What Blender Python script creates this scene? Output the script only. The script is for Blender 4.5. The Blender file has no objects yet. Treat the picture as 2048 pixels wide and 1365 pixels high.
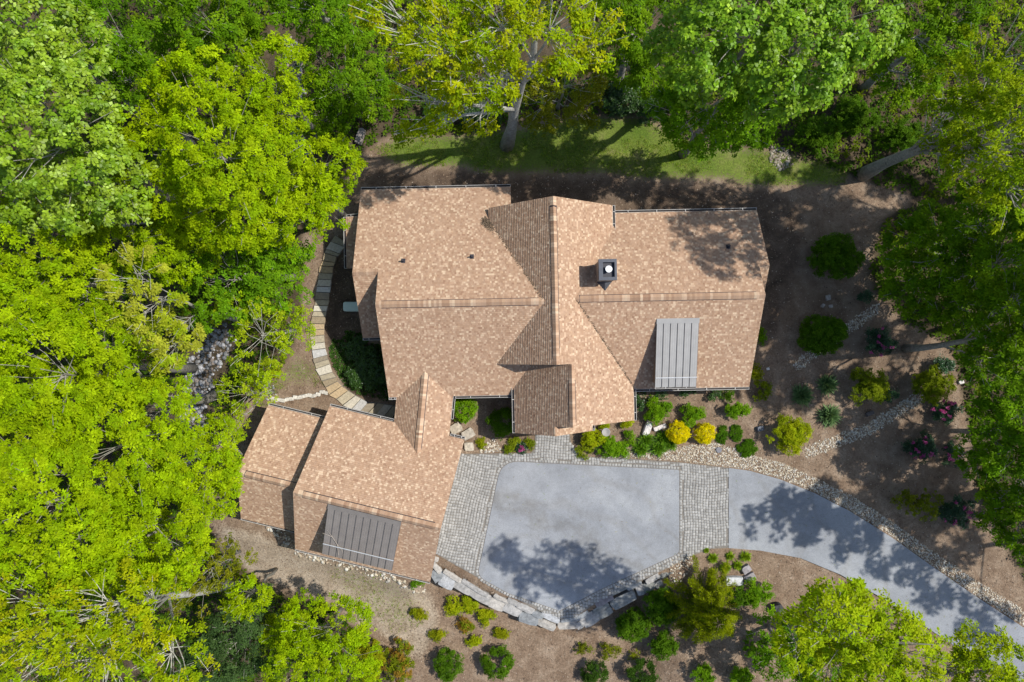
import bpy, math, random
import numpy as np
from mathutils import Vector, noise

# ------------------------------------------------------------------ camera, sky, sun, exposure
SC = bpy.context.scene
COL = SC.collection
CAM_H, FPX, CU, CV = 50.0, 1365.0, 1024.0, 682.5      # drone height, focal length in px, image centre
cam_d = bpy.data.cameras.new('drone_camera')
cam_d.lens = 24.0; cam_d.sensor_width = 36.0; cam_d.clip_start = 0.5; cam_d.clip_end = 1200.0
cam = bpy.data.objects.new('drone_camera', cam_d); COL.objects.link(cam)
cam.location = (0, 0, CAM_H); cam.rotation_euler = (0, 0, 0)
SC.camera = cam

SUN_EL, SUN_AZ = math.radians(53.0), math.radians(76.0)      # azimuth clockwise from image-up
world = bpy.data.worlds.new('World'); SC.world = world; world.use_nodes = True
wn = world.node_tree.nodes; wl = world.node_tree.links
bg = wn['Background']; bg.inputs['Strength'].default_value = 0.135
sky = wn.new('ShaderNodeTexSky'); sky.sky_type = 'NISHITA'; sky.sun_disc = False
sky.sun_elevation = SUN_EL; sky.sun_rotation = SUN_AZ
wl.new(sky.outputs[0], bg.inputs['Color'])
sun_d = bpy.data.lights.new('sun', 'SUN'); sun_d.energy = 4.4; sun_d.angle = math.radians(0.55)
sun_d.color = (1.0, 0.955, 0.88)
sun = bpy.data.objects.new('sun', sun_d); COL.objects.link(sun)
to_sun = Vector((math.sin(SUN_AZ) * math.cos(SUN_EL), math.cos(SUN_AZ) * math.cos(SUN_EL), math.sin(SUN_EL)))
sun.rotation_euler = to_sun.to_track_quat('Z', 'Y').to_euler(); sun.location = to_sun * 120
vs = SC.view_settings
vs.view_transform = 'Standard'; vs.look = 'None'; vs.gamma = 1.0; vs.use_curve_mapping = False
vs.exposure = 0.32
SC.cycles.max_bounces = 6; SC.cycles.diffuse_bounces = 3; SC.cycles.transmission_bounces = 4
SC.cycles.transparent_max_bounces = 4

rng = np.random.default_rng(7); random.seed(7)

# ------------------------------------------------------------------ helpers
def ss(t):
    t = np.clip(t, 0, 1); return t * t * (3 - 2 * t)

WALL_PX = [(850, 1108), (868, 1128), (905, 1151), (957, 1181), (1002, 1197), (1051, 1216), (1101, 1234), (1140, 1238), (1165, 1230), (1202, 1211),
           (1236, 1181), (1268, 1168), (1305, 1155), (1340, 1139), (1390, 1108), (1430, 1090)]
WX = np.array([(u - CU) / 27.3 for u, v in WALL_PX]); WY = np.array([(CV - v) / 27.3 for u, v in WALL_PX])
def ground_h(x, y):
    """terrain height: flat round the house, lower south of the boulder wall and in the western wood"""
    x = np.asarray(x, float); y = np.asarray(y, float)
    yw = np.interp(x, WX, WY)
    yw = np.where(x < WX[0], WY[0] - 1.2 + 0.24 * (WX[0] - x), yw)
    wid = 0.5 + 3.0 * ss((-5.0 - x) / 3.0)
    dep = 1.25 * (1 - ss((x - 8.5) / 4.5)) * (1 - 0.4 * ss((-12 - x) / 8))
    h = -dep * ss((yw - y) / wid)
    h = h - 1.9 * ss((-18.5 - x) / 14.0)
    h = h - 0.12 * (1 + np.sin(x * 0.31 + 1.3) * np.cos(y * 0.27)) * ss((np.hypot(x / 27, y / 24) - 0.95) / 0.3)
    return h
def gp(u, v, dz=0.0):
    """ground point below a pixel of the picture"""
    z = 0.0
    for _ in range(6):
        k = (CAM_H - z) / FPX; x = (u - CU) * k; y = (CV - v) * k; z = float(ground_h(x, y)) + dz
    return Vector((x, y, z))
def at(u, v, z):
    k = (CAM_H - z) / FPX
    return Vector(((u - CU) * k, (CV - v) * k, z))
def inside(px, py, poly):
    px = np.asarray(px, float); py = np.asarray(py, float); r = np.zeros(px.shape, bool); n = len(poly)
    for i in range(n):
        x1, y1 = poly[i][:2]; x2, y2 = poly[(i + 1) % n][:2]
        if y1 == y2: continue
        c = ((y1 > py) != (y2 > py)) & (px < (x2 - x1) * (py - y1) / (y2 - y1) + x1)
        r ^= c
    return r
def jit(c, a, b):
    k = random.uniform(a, b); return tuple(x * k for x in c)
def px2g(poly): return [tuple(gp(u, v))[:2] for u, v in poly]
def dist_poly(px, py, pts):
    d = np.full(np.shape(px), 1e9)
    for (x1, y1), (x2, y2) in zip(pts[:-1], pts[1:]):
        dx, dy = x2 - x1, y2 - y1; L = dx * dx + dy * dy + 1e-9
        t = np.clip(((px - x1) * dx + (py - y1) * dy) / L, 0, 1)
        d = np.minimum(d, np.hypot(px - x1 - t * dx, py - y1 - t * dy))
    return d

def mesh_np(name, verts, faces, colors=None):
    """mesh from an (N,3) array and an (M,k) face array; colors (N,3) per vertex"""
    me = bpy.data.meshes.new(name)
    verts = np.asarray(verts, np.float32); faces = np.asarray(faces, np.int32)
    me.vertices.add(len(verts)); me.vertices.foreach_set('co', verts.ravel())
    k = faces.shape[1]
    me.loops.add(faces.size); me.loops.foreach_set('vertex_index', faces.ravel())
    me.polygons.add(len(faces))
    me.polygons.foreach_set('loop_start', np.arange(0, faces.size, k, dtype=np.int32))
    if colors is not None:
        a = me.attributes.new('col', 'FLOAT_COLOR', 'POINT')
        c = np.ones((len(verts), 4), np.float32); c[:, :3] = colors
        a.data.foreach_set('color', c.ravel())
    me.update(calc_edges=True)
    return me
def mesh_py(name, verts, faces, fcol=None):
    me = bpy.data.meshes.new(name)
    me.from_pydata([tuple(v) for v in verts], [], faces)
    if fcol is not None:
        a = me.attributes.new('col', 'FLOAT_COLOR', 'CORNER'); out = []
        for p, c in zip(me.polygons, fcol):
            out += [c[0], c[1], c[2], 1.0] * p.loop_total
        a.data.foreach_set('color', out)
    me.update(); return me
def obj(name, me, mat, parent=None, loc=None, kind=None):
    o = bpy.data.objects.new(name, me); COL.objects.link(o)
    if me is not None and mat is not None and not me.materials: me.materials.append(mat)
    if parent is not None: o.parent = parent
    if loc is not None: o.location = loc
    if kind: o['kind'] = kind
    return o
def thing(name, label, cat, loc=(0, 0, 0), group=None):
    o = bpy.data.objects.new(name, None); COL.objects.link(o); o.location = loc
    o.empty_display_size = 0.2
    o['label'] = label; o['category'] = cat
    if group: o['group'] = group
    return o
def tag(o, label, cat, group=None):
    o['label'] = label; o['category'] = cat
    if group: o['group'] = group
    return o
class MB:
    """collects boxes, tubes and polygons into one mesh"""
    def __init__(s): s.v = []; s.f = []; s.c = []
    def poly(s, pts, c=(1, 1, 1)):
        n = len(s.v); s.v += [tuple(p) for p in pts]; s.f.append(tuple(range(n, n + len(pts)))); s.c.append(c)
    def prism(s, top, bot, c=(1, 1, 1)):
        n = len(s.v); k = len(top); s.v += [tuple(p) for p in top] + [tuple(p) for p in bot]
        s.f.append(tuple(range(n, n + k))); s.f.append(tuple(range(n + 2 * k - 1, n + k - 1, -1)))
        for i in range(k):
            j = (i + 1) % k; s.f.append((n + j, n + i, n + k + i, n + k + j))
        s.c += [c] * (k + 2)
    def box(s, o, ex, ey, ez, c=(1, 1, 1)):
        """box from corner o with edge vectors ex, ey, ez"""
        o, ex, ey, ez = Vector(o), Vector(ex), Vector(ey), Vector(ez)
        b = [o, o + ex, o + ex + ey, o + ey]
        s.prism([p + ez for p in b], b, c)
    def tube(s, pts, radii, k=6, c=(1, 1, 1), cap=True):
        rings = []
        for i, p in enumerate(pts):
            p = Vector(p); a = Vector(pts[max(i - 1, 0)]); b = Vector(pts[min(i + 1, len(pts) - 1)])
            d = (b - a); d = d.normalized() if d.length > 1e-6 else Vector((0, 0, 1))
            x = d.orthogonal().normalized(); y = d.cross(x)
            if rings: pass
            n = len(s.v)
            ref = Vector((0.31, 0.87, 0.38)); x = (ref - d * ref.dot(d)).normalized(); y = d.cross(x)
            for j in range(k):
                t = 2 * math.pi * j / k
                s.v.append(tuple(p + (x * math.cos(t) + y * math.sin(t)) * radii[i]))
            rings.append(n)
        for a, b in zip(rings[:-1], rings[1:]):
            for j in range(k):
                jj = (j + 1) % k; s.f.append((a + j, a + jj, b + jj, b + j)); s.c.append(c)
        if cap:
            s.f.append(tuple(rings[-1] + j for j in range(k))); s.c.append(c)
            s.f.append(tuple(rings[0] + j for j in range(k - 1, -1, -1))); s.c.append(c)
    def build(s, name, mat, parent=None, loc=None, kind=None, smooth=False, origin=None):
        v = s.v
        if origin is not None:
            ox, oy, oz = origin; v = [(a - ox, b - oy, c - oz) for a, b, c in v]
        me = mesh_py(name, v, s.f, s.c)
        if smooth: me.polygons.foreach_set('use_smooth', [True] * len(me.polygons))
        return obj(name, me, mat, parent, loc, kind)

# ------------------------------------------------------------------ materials
def new_mat(name):
    m = bpy.data.materials.new(name); m.use_nodes = True
    nt = m.node_tree; b = nt.nodes['Principled BSDF']; return m, nt, b
def nd(nt, t, **kw):
    n = nt.nodes.new(t)
    for k, v in kw.items(): setattr(n, k, v)
    return n
def mix(nt, fac, a, b, mode='MIX'):
    n = nt.nodes.new('ShaderNodeMix'); n.data_type = 'RGBA'; n.blend_type = mode
    for s, v in ((0, fac), (6, a), (7, b)):
        if hasattr(v, 'links'): nt.links.new(v, n.inputs[s])
        else: n.inputs[s].default_value = v if s == 0 else (*v, 1.0)[:4]
    return n.outputs[2]
def noise_tex(nt, scale, detail=3, rough=0.55, dist=0.0, coord=None):
    n = nt.nodes.new('ShaderNodeTexNoise'); n.inputs['Scale'].default_value = scale
    n.inputs['Detail'].default_value = detail; n.inputs['Roughness'].default_value = rough
    n.inputs['Distortion'].default_value = dist
    if coord is None:
        g = nt.nodes.new('ShaderNodeNewGeometry'); coord = g.outputs['Position']
    nt.links.new(coord, n.inputs['Vector']); return n.outputs['Fac']
def ramp(nt, fac, stops):
    r = nt.nodes.new('ShaderNodeValToRGB'); e = r.color_ramp.elements
    while len(e) < len(stops): e.new(0.5)
    for el, (p, c) in zip(e, stops):
        el.position = p; el.color = (*c, 1) if len(c) == 3 else c
    nt.links.new(fac, r.inputs[0]); return r.outputs[0]
def attr(nt, name):
    a = nt.nodes.new('ShaderNodeAttribute'); a.attribute_name = name; return a
def bump(nt, b, height, strength=0.5, dist=0.03):
    n = nt.nodes.new('ShaderNodeBump'); n.inputs['Strength'].default_value = strength
    n.inputs['Distance'].default_value = dist
    nt.links.new(height, n.inputs['Height']); nt.links.new(n.outputs[0], b.inputs['Normal'])

def mat_attr(name, rough=0.8, spec=0.3, nscale=0.0, amount=0.25, bump_s=0.0, tint=(1, 1, 1)):
    """colour from the mesh's own 'col' values with a fine grain"""
    m, nt, b = new_mat(name); a = attr(nt, 'col'); c = a.outputs['Color']
    if nscale:
        f = noise_tex(nt, nscale, 4, 0.65)
        c = mix(nt, 1.0, c, ramp(nt, f, [(0.25, (1 - amount,) * 3), (0.75, (1 + amount,) * 3)]), 'MULTIPLY')
        if bump_s: bump(nt, b, f, bump_s, 0.02)
    nt.links.new(c, b.inputs['Base Color']); b.inputs['Roughness'].default_value = rough
    b.inputs['Specular IOR Level'].default_value = spec; return m
def mat_plain(name, col, rough=0.6, metal=0.0, spec=0.4, nscale=6.0, amount=0.12, bump_s=0.0):
    m, nt, b = new_mat(name)
    f = noise_tex(nt, nscale, 4, 0.6)
    c = mix(nt, 1.0, col, ramp(nt, f, [(0.3, (1 - amount,) * 3), (0.7, (1 + amount,) * 3)]), 'MULTIPLY')
    nt.links.new(c, b.inputs['Base Color']); b.inputs['Roughness'].default_value = rough
    b.inputs['Metallic'].default_value = metal; b.inputs['Specular IOR Level'].default_value = spec
    if bump_s: bump(nt, b, f, bump_s, 0.02)
    return m
def mat_leaf(name, trans=0.35, rough=0.45, spec=0.35):
    m, nt, b = new_mat(name); a = attr(nt, 'col'); c = a.outputs['Color']
    nt.links.new(c, b.inputs['Base Color']); b.inputs['Roughness'].default_value = rough
    b.inputs['Specular IOR Level'].default_value = spec
    t = nd(nt, 'ShaderNodeBsdfTranslucent')
    c2 = mix(nt, 1.0, c, (1.25, 1.12, 0.6), 'MULTIPLY'); nt.links.new(c2, t.inputs['Color'])
    ms = nd(nt, 'ShaderNodeMixShader'); ms.inputs[0].default_value = trans
    nt.links.new(b.outputs[0], ms.inputs[1]); nt.links.new(t.outputs[0], ms.inputs[2])
    nt.links.new(ms.outputs[0], nt.nodes['Material Output'].inputs['Surface']); return m

M = {}
M['shingle'] = mat_attr('asphalt_shingle', 0.9, 0.2, 45.0, 0.22, 0.25)
M['deck'] = mat_plain('roof_edge_board', (0.20, 0.14, 0.10), 0.8)
M['ventstrip'] = mat_plain('ridge_vent_plastic', (0.035, 0.03, 0.035), 0.6)
M['gutter'] = mat_plain('white_gutter_metal', (0.46, 0.445, 0.42), 0.4)
M['gutterbed'] = mat_plain('gutter_dirt', (0.035, 0.03, 0.028), 0.9)
M['siding'] = mat_plain('brown_siding', (0.20, 0.145, 0.10), 0.75, nscale=3)
M['wallstone'] = mat_plain('wall_fieldstone', (0.26, 0.22, 0.18), 0.85, nscale=5, amount=0.3, bump_s=0.6)
M['trim'] = mat_plain('cream_trim', (0.55, 0.50, 0.42), 0.6)
M['glass'] = mat_plain('window_glass', (0.03, 0.035, 0.04), 0.08, spec=0.7)
M['metal'] = mat_plain('standing_seam_metal', (0.315, 0.308, 0.298), 0.5, 0.1, nscale=1.6, amount=0.08)
M['metal2'] = mat_plain('weathered_seam_metal', (0.205, 0.182, 0.165), 0.55, 0.08, nscale=1.6, amount=0.1)
M['seam'] = mat_plain('seam_rib_metal', (0.13, 0.12, 0.115), 0.5, 0.2)
M['bar'] = mat_plain('snow_bar_metal', (0.62, 0.62, 0.62), 0.3, 0.3)
M['darkmetal'] = mat_plain('dark_flashing_metal', (0.075, 0.08, 0.095), 0.45, 0.5, nscale=4)
M['pipe'] = mat_plain('vent_pipe_rubber', (0.035, 0.035, 0.045), 0.5)
M['white'] = mat_plain('white_flue_cap', (0.8, 0.8, 0.8), 0.4)
M['mint'] = mat_plain('pale_mint_plastic', (0.50, 0.60, 0.55), 0.4, amount=0.05)
M['flag'] = mat_attr('sandstone_slab', 0.85, 0.2, 7.0, 0.28, 0.35)
M['boulder'] = mat_attr('granite_boulder', 0.85, 0.25, 5.0, 0.42, 0.6)
M['pebble'] = mat_attr('river_pebble', 0.8, 0.25, 20.0, 0.2)
M['paver'] = mat_attr('concrete_cobble', 0.9, 0.2, 14.0, 0.25, 0.3)
M['chip'] = mat_attr('dry_leaf_chip', 0.9, 0.1)
M['blade'] = mat_leaf('grass_blade', 0.3, 0.6, 0.2)
M['leaf'] = mat_leaf('tree_leaf', 0.48, 0.6, 0.06)
M['leafgloss'] = mat_leaf('glossy_tree_leaf', 0.36, 0.42, 0.25)
M['leafdark'] = mat_leaf('evergreen_leaf', 0.14, 0.42, 0.35)
M['petal'] = mat_leaf('flower_petal', 0.3, 0.6, 0.2)
M['bowl'] = mat_plain('grey_cast_stone', (0.30, 0.29, 0.28), 0.8)
M['iron'] = mat_plain('cast_iron_lid', (0.16, 0.16, 0.18), 0.6)
def mk_bark():
    m, nt, b = new_mat('grey_bark')
    a = attr(nt, 'col'); tc = nd(nt, 'ShaderNodeTexCoord')
    f = noise_tex(nt, 5.0, 5, 0.7, 0.8, tc.outputs['Object'])
    g = noise_tex(nt, 1.1, 2, 0.5)
    c = mix(nt, 1.0, a.outputs['Color'], ramp(nt, f, [(0.3, (0.45, 0.43, 0.42)), (0.55, (1.0, 1.0, 1.0)), (0.75, (1.5, 1.48, 1.42))]), 'MULTIPLY')
    c = mix(nt, g, c, mix(nt, 1.0, c, (0.75, 0.8, 0.68), 'MULTIPLY'))
    nt.links.new(c, b.inputs['Base Color']); b.inputs['Roughness'].default_value = 0.9
    bump(nt, b, f, 0.8, 0.05); return m
M['bark'] = mk_bark()
def mk_asphalt():
    m, nt, b = new_mat('weathered_asphalt')
    big = noise_tex(nt, 0.22, 4, 0.6, 0.6); mid = noise_tex(nt, 1.3, 4, 0.6, 1.2); fine = noise_tex(nt, 38.0, 3, 0.7)
    c = ramp(nt, big, [(0.34, (0.208, 0.219, 0.236)), (0.5, (0.247, 0.259, 0.277)), (0.64, (0.290, 0.302, 0.318))])
    c = mix(nt, 0.55, c, mix(nt, 1.0, c, ramp(nt, mid, [(0.3, (0.80, 0.785, 0.77)), (0.5, (1, 1, 1)), (0.72, (1.09, 1.09, 1.09))]), 'MULTIPLY'))
    c = mix(nt, 1.0, c, ramp(nt, fine, [(0.3, (0.72, 0.72, 0.73)), (0.5, (1, 1, 1)), (0.75, (1.3, 1.3, 1.28))]), 'MULTIPLY')
    gr = noise_tex(nt, 11.0, 4, 0.8)
    c = mix(nt, 1.0, c, ramp(nt, gr, [(0.3, (0.88, 0.88, 0.88)), (0.5, (1, 1, 1)), (0.7, (1.1, 1.1, 1.1))]), 'MULTIPLY')
    # tyre arcs and silt stains
    w = nd(nt, 'ShaderNodeTexWave', wave_type='RINGS', rings_direction='Z'); w.inputs['Scale'].default_value = 0.10
    w.inputs['Distortion'].default_value = 11.0; w.inputs['Detail'].default_value = 3
    mp = nd(nt, 'ShaderNodeMapping'); gg = nd(nt, 'ShaderNodeNewGeometry')
    mp.inputs['Location'].default_value = (-2.0, 21.0, 0); nt.links.new(gg.outputs['Position'], mp.inputs[0]); nt.links.new(mp.outputs[0], w.inputs[0])
    st = ramp(nt, w.outputs['Fac'], [(0.0, (0.90, 0.875, 0.84)), (0.12, (1, 1, 1)), (1.0, (1, 1, 1))])
    c = mix(nt, 0.6, c, st, 'MULTIPLY')
    # a sweep of dried silt across the court
    dp = nd(nt, 'ShaderNodeVectorMath', operation='DOT_PRODUCT'); nt.links.new(gg.outputs['Position'], dp.inputs[0]); dp.inputs[1].default_value = (0.435, 0.9, 0)
    ad = nd(nt, 'ShaderNodeMath', operation='MULTIPLY_ADD'); nt.links.new(noise_tex(nt, 0.55, 5, 0.65), ad.inputs[0]); ad.inputs[1].default_value = 5.0; ad.inputs[2].default_value = 10.2 - 2.5 + 0.6
    sm = nd(nt, 'ShaderNodeMath', operation='ADD'); nt.links.new(dp.outputs['Value'], sm.inputs[0]); nt.links.new(ad.outputs[0], sm.inputs[1])
    ab = nd(nt, 'ShaderNodeMath', operation='ABSOLUTE'); nt.links.new(sm.outputs[0], ab.inputs[0])
    c = mix(nt, 1.0, c, ramp(nt, ab.outputs[0], [(0.0, (0.84, 0.815, 0.775)), (0.35, (0.90, 0.885, 0.86)), (0.95, (1, 1, 1))]), 'MULTIPLY')
    nt.links.new(c, b.inputs['Base Color']); b.inputs['Roughness'].default_value = 0.92
    b.inputs['Specular IOR Level'].default_value = 0.2; bump(nt, b, fine, 0.35, 0.01); return m
M['asphalt'] = mk_asphalt()
def mk_ground():
    m, nt, b = new_mat('garden_soil')
    a = attr(nt, 'mask')
    sep = nd(nt, 'ShaderNodeSeparateColor'); nt.links.new(a.outputs['Color'], sep.inputs[0])
    grass, mulch, wood = sep.outputs  # mulch channel also carries the shade painted on the right bed
    n1 = noise_tex(nt, 0.9, 6, 0.65, 0.4); n2 = noise_tex(nt, 7.0, 5, 0.75); n3 = noise_tex(nt, 30.0, 3, 0.7); n4 = noise_tex(nt, 0.35, 4, 0.6)
    soil = ramp(nt, n1, [(0.30, (0.135, 0.092, 0.062)), (0.5, (0.205, 0.148, 0.103)), (0.70, (0.275, 0.212, 0.155))])
    mul = ramp(nt, n1, [(0.30, (0.050, 0.036, 0.027)), (0.5, (0.090, 0.064, 0.046)), (0.72, (0.140, 0.104, 0.076))])
    wod = ramp(nt, n1, [(0.30, (0.045, 0.036, 0.022)), (0.55, (0.085, 0.066, 0.042)), (0.75, (0.13, 0.095, 0.06))])
    grs = ramp(nt, n4, [(0.35, (0.075, 0.125, 0.016)), (0.55, (0.125, 0.165, 0.030)), (0.7, (0.19, 0.18, 0.07))])
    def soft(f, sc):
        mm = nd(nt, 'ShaderNodeMath', operation='ADD'); nt.links.new(f, mm.inputs[0])
        m2 = nd(nt, 'ShaderNodeMath', operation='MULTIPLY_ADD'); nt.links.new(n2, m2.inputs[0]); m2.inputs[1].default_value = sc; m2.inputs[2].default_value = -sc * 0.5
        nt.links.new(m2.outputs[0], mm.inputs[1])
        r = ramp(nt, mm.outputs[0], [(0.35, (0, 0, 0)), (0.65, (1, 1, 1))]); return r
    dry = ramp(nt, n1, [(0.30, (0.21, 0.165, 0.12)), (0.5, (0.29, 0.235, 0.175)), (0.70, (0.36, 0.305, 0.24))])
    soil = mix(nt, soft(a.outputs['Alpha'], .9), soil, dry)
    c = mix(nt, soft(mulch, 1.2), soil, mul); c = mix(nt, soft(wood, 0.8), c, wod); c = mix(nt, soft(grass, 1.6), c, grs)
    c = mix(nt, 1.0, c, ramp(nt, n2, [(0.28, (0.58, 0.57, 0.56)), (0.5, (1, 1, 1)), (0.74, (1.5, 1.47, 1.42))]), 'MULTIPLY')
    c = mix(nt, 1.0, c, ramp(nt, n3, [(0.3, (0.62, 0.62, 0.62)), (0.5, (1, 1, 1)), (0.76, (1.55, 1.5, 1.45))]), 'MULTIPLY')
    nt.links.new(c, b.inputs['Base Color']); b.inputs['Roughness'].default_value = 0.95
    b.inputs['Specular IOR Level'].default_value = 0.1; bump(nt, b, n2, 0.8, 0.08); return m
M['ground'] = mk_ground()
M['grout'] = mat_plain('paver_sand', (0.175, 0.16, 0.14), 0.95, nscale=9, amount=0.3)

# ------------------------------------------------------------------ ground sheet
CLEAR = px2g([(640, 420), (700, 330), (740, 290), (800, 262), (900, 275), (1000, 255), (1100, 235), (1280, 228), (1400, 285), (1540, 295),
              (1640, 330), (1850, 400), (1760, 440), (1735, 560), (1800, 640), (1900, 690), (1940, 860), (1960, 1000), (2060, 1180),
              (2300, 1400), (2060, 1600), (1900, 1420), (1500, 1400), (1300, 1460), (800, 1430), (760, 1300), (640, 1200), (540, 1180),
              (440, 1100), (400, 1020), (430, 880), (500, 800), (560, 740), (590, 690), (610, 600), (600, 480)])
LAWN = px2g([(740, 300), (800, 272), (1000, 262), (1120, 240), (1280, 236), (1400, 290), (1520, 300), (1700, 335), (1690, 370), (1560, 372),
             (1420, 362), (1250, 352), (1100, 345), (1030, 350), (900, 335), (800, 330)])
GRASS2 = px2g([(640, 1120), (760, 1140), (850, 1178), (850, 1250), (790, 1270), (680, 1200)])
GRASS3 = px2g([(590, 700), (640, 730), (650, 770), (560, 780), (520, 830), (490, 830), (540, 750)])
REAR = px2g([(700, 330), (900, 335), (1100, 345), (1420, 362), (1560, 378), (1620, 420), (1600, 560), (1545, 720), (1490, 640), (1500, 430), (1300, 430), (1030, 420), (740, 400)])
RIGHTBED_SHADE = px2g([(1560, 400), (1760, 420), (1740, 560), (1900, 690), (1960, 1000), (2048, 1180), (1900, 1110), (1760, 1010), (1690, 960), (1760, 800), (1600, 700), (1560, 560)])
DRY = px2g([(420, 1050), (500, 1060), (600, 1110), (760, 1150), (860, 1180), (880, 1240), (840, 1330), (780, 1280), (680, 1210), (560, 1170), (480, 1130)])
SHADEBED = px2g([(640, 480), (700, 470), (735, 670), (790, 790), (700, 800), (655, 720), (635, 600)])
def axis(a0, a1, st, far):
    fine = np.arange(a0, a1 + 1e-6, st); g = []; v = st
    while sum(g) < far: v *= 1.5; g.append(v)
    g = np.cumsum(g); return np.concatenate([(a0 - g)[::-1], fine, a1 + g])
gx, gy = axis(-46, 46, 0.46, 300), axis(-33, 33, 0.46, 300)
GX, GY = np.meshgrid(gx, gy); GZ = ground_h(GX, GY)
nx, ny = len(gx), len(gy)
idx = np.arange(nx * ny).reshape(ny, nx)
quads = np.stack([idx[:-1, :-1], idx[:-1, 1:], idx[1:, 1:], idx[1:, :-1]], -1).reshape(-1, 4)
def blur(a, n):
    a = a.astype(float)
    for _ in range(n):
        p = np.pad(a, 1, mode='edge'); a = (p[1:-1, 1:-1] * 2 + p[:-2, 1:-1] + p[2:, 1:-1] + p[1:-1, :-2] + p[1:-1, 2:]) / 6
    return a
mk = np.zeros((ny, nx, 3))
mk[..., 0] = np.maximum.reduce([blur(inside(GX, GY, LAWN), 3) * 0.78, blur(inside(GX, GY, GRASS2), 4) * 0.36, blur(inside(GX, GY, GRASS3), 3) * 0.48])
mk[..., 1] = np.maximum.reduce([blur(inside(GX, GY, REAR), 3) * 0.62, blur(inside(GX, GY, RIGHTBED_SHADE), 6) * 0.40, blur(inside(GX, GY, SHADEBED), 2) * 0.8])  # right bed: some mulch, mostly tree shade put into the soil colour
mk[..., 2] = blur(~inside(GX, GY, CLEAR), 3)
gm = mesh_np('ground', np.stack([GX, GY, GZ], -1).reshape(-1, 3), quads)
ga = gm.attributes.new('mask', 'FLOAT_COLOR', 'POINT')
ga.data.foreach_set('color', np.concatenate([mk.reshape(-1, 3), (blur(inside(GX, GY, DRY), 5)).reshape(-1, 1)], 1).astype(np.float32).ravel())
gm.polygons.foreach_set('use_smooth', [True] * len(gm.polygons))
obj('ground', gm, M['ground'], kind='structure')

# ------------------------------------------------------------------ court, driveway, cobbles
def arc_pts(poly, n=2):
    """Chaikin rounding"""
    for _ in range(n):
        q = []
        for i in range(len(poly)):
            a, b = poly[i], poly[(i + 1) % len(poly)]
            q += [(a[0] * .75 + b[0] * .25, a[1] * .75 + b[1] * .25), (a[0] * .25 + b[0] * .75, a[1] * .25 + b[1] * .75)]
        poly = q
    return poly
P0 = lambda pts: [((u - CU) / 27.3, (CV - v) / 27.3) for u, v in pts]
PAVED = P0([(893, 905), (930, 908), (1000, 907), (1062, 906), (1069, 898), (1071, 862), (1138, 862), (1142, 885), (1155, 903), (1172, 914), (1250, 917),
            (1360, 925), (1457, 936), (1457, 1096), (1420, 1098), (1380, 1113), (1340, 1134), (1290, 1158), (1230, 1187), (1180, 1214), (1152, 1235),
            (1128, 1241), (1098, 1231), (1050, 1207), (1000, 1180), (950, 1152), (905, 1127), (866, 1104), (880, 1040), (893, 960)])
def rounded(pts, r):
    out = []
    n = len(pts)
    for i in range(n):
        p = Vector(pts[i]); a = Vector(pts[i - 1]); b = Vector(pts[(i + 1) % n])
        da = min(r[i], (a - p).length * 0.45); db = min(r[i], (b - p).length * 0.45)
        p1 = p + (a - p).normalized() * da; p2 = p + (b - p).normalized() * db
        for t in (np.linspace(0, 1, 7) if r[i] > 0 else [0.5]):
            out.append(tuple(p1 * (1 - t) ** 2 + p * 2 * t * (1 - t) + p2 * t * t))
    return out
COURT = rounded(P0([(1003, 922), (1358, 940), (1358, 1106), (1204, 1177), (1119, 1221), (1016, 1186), (955, 1152)]), [1.3, .15, .3, 0, 0, 0, .6])
up = P0([(1457, 936), (1500, 942), (1560, 959), (1630, 987), (1700, 1023), (1780, 1073), (1860, 1130), (1950, 1192), (2048, 1256), (2200, 1350), (2500, 1560)])
lo = P0([(1457, 1096), (1520, 1101), (1600, 1116), (1680, 1149), (1760, 1194), (1830, 1240), (1900, 1286), (1960, 1327), (2060, 1400), (2350, 1620)])
DRIVE = up + lo[::-1]
def slab(name, poly, zt, zb, mat, kind='structure'):
    b = MB(); b.prism([(x, y, zt) for x, y in poly], [(x, y, zb) for x, y in poly]); return b.build(name, mat, kind=kind)
def ccw(p): return p if sum(p[i - 1][0] * p[i][1] - p[i][0] * p[i - 1][1] for i in range(len(p))) > 0 else p[::-1]
PAVED, COURT, DRIVE = ccw(PAVED), ccw(COURT), ccw(DRIVE)
pav = slab('cobble_paving', PAVED, 0.030, -1.45, M['grout'])
slab('parking_court', COURT, 0.062, 0.0, M['asphalt'])
slab('driveway', DRIVE, 0.062, -0.5, M['asphalt'])
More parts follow.
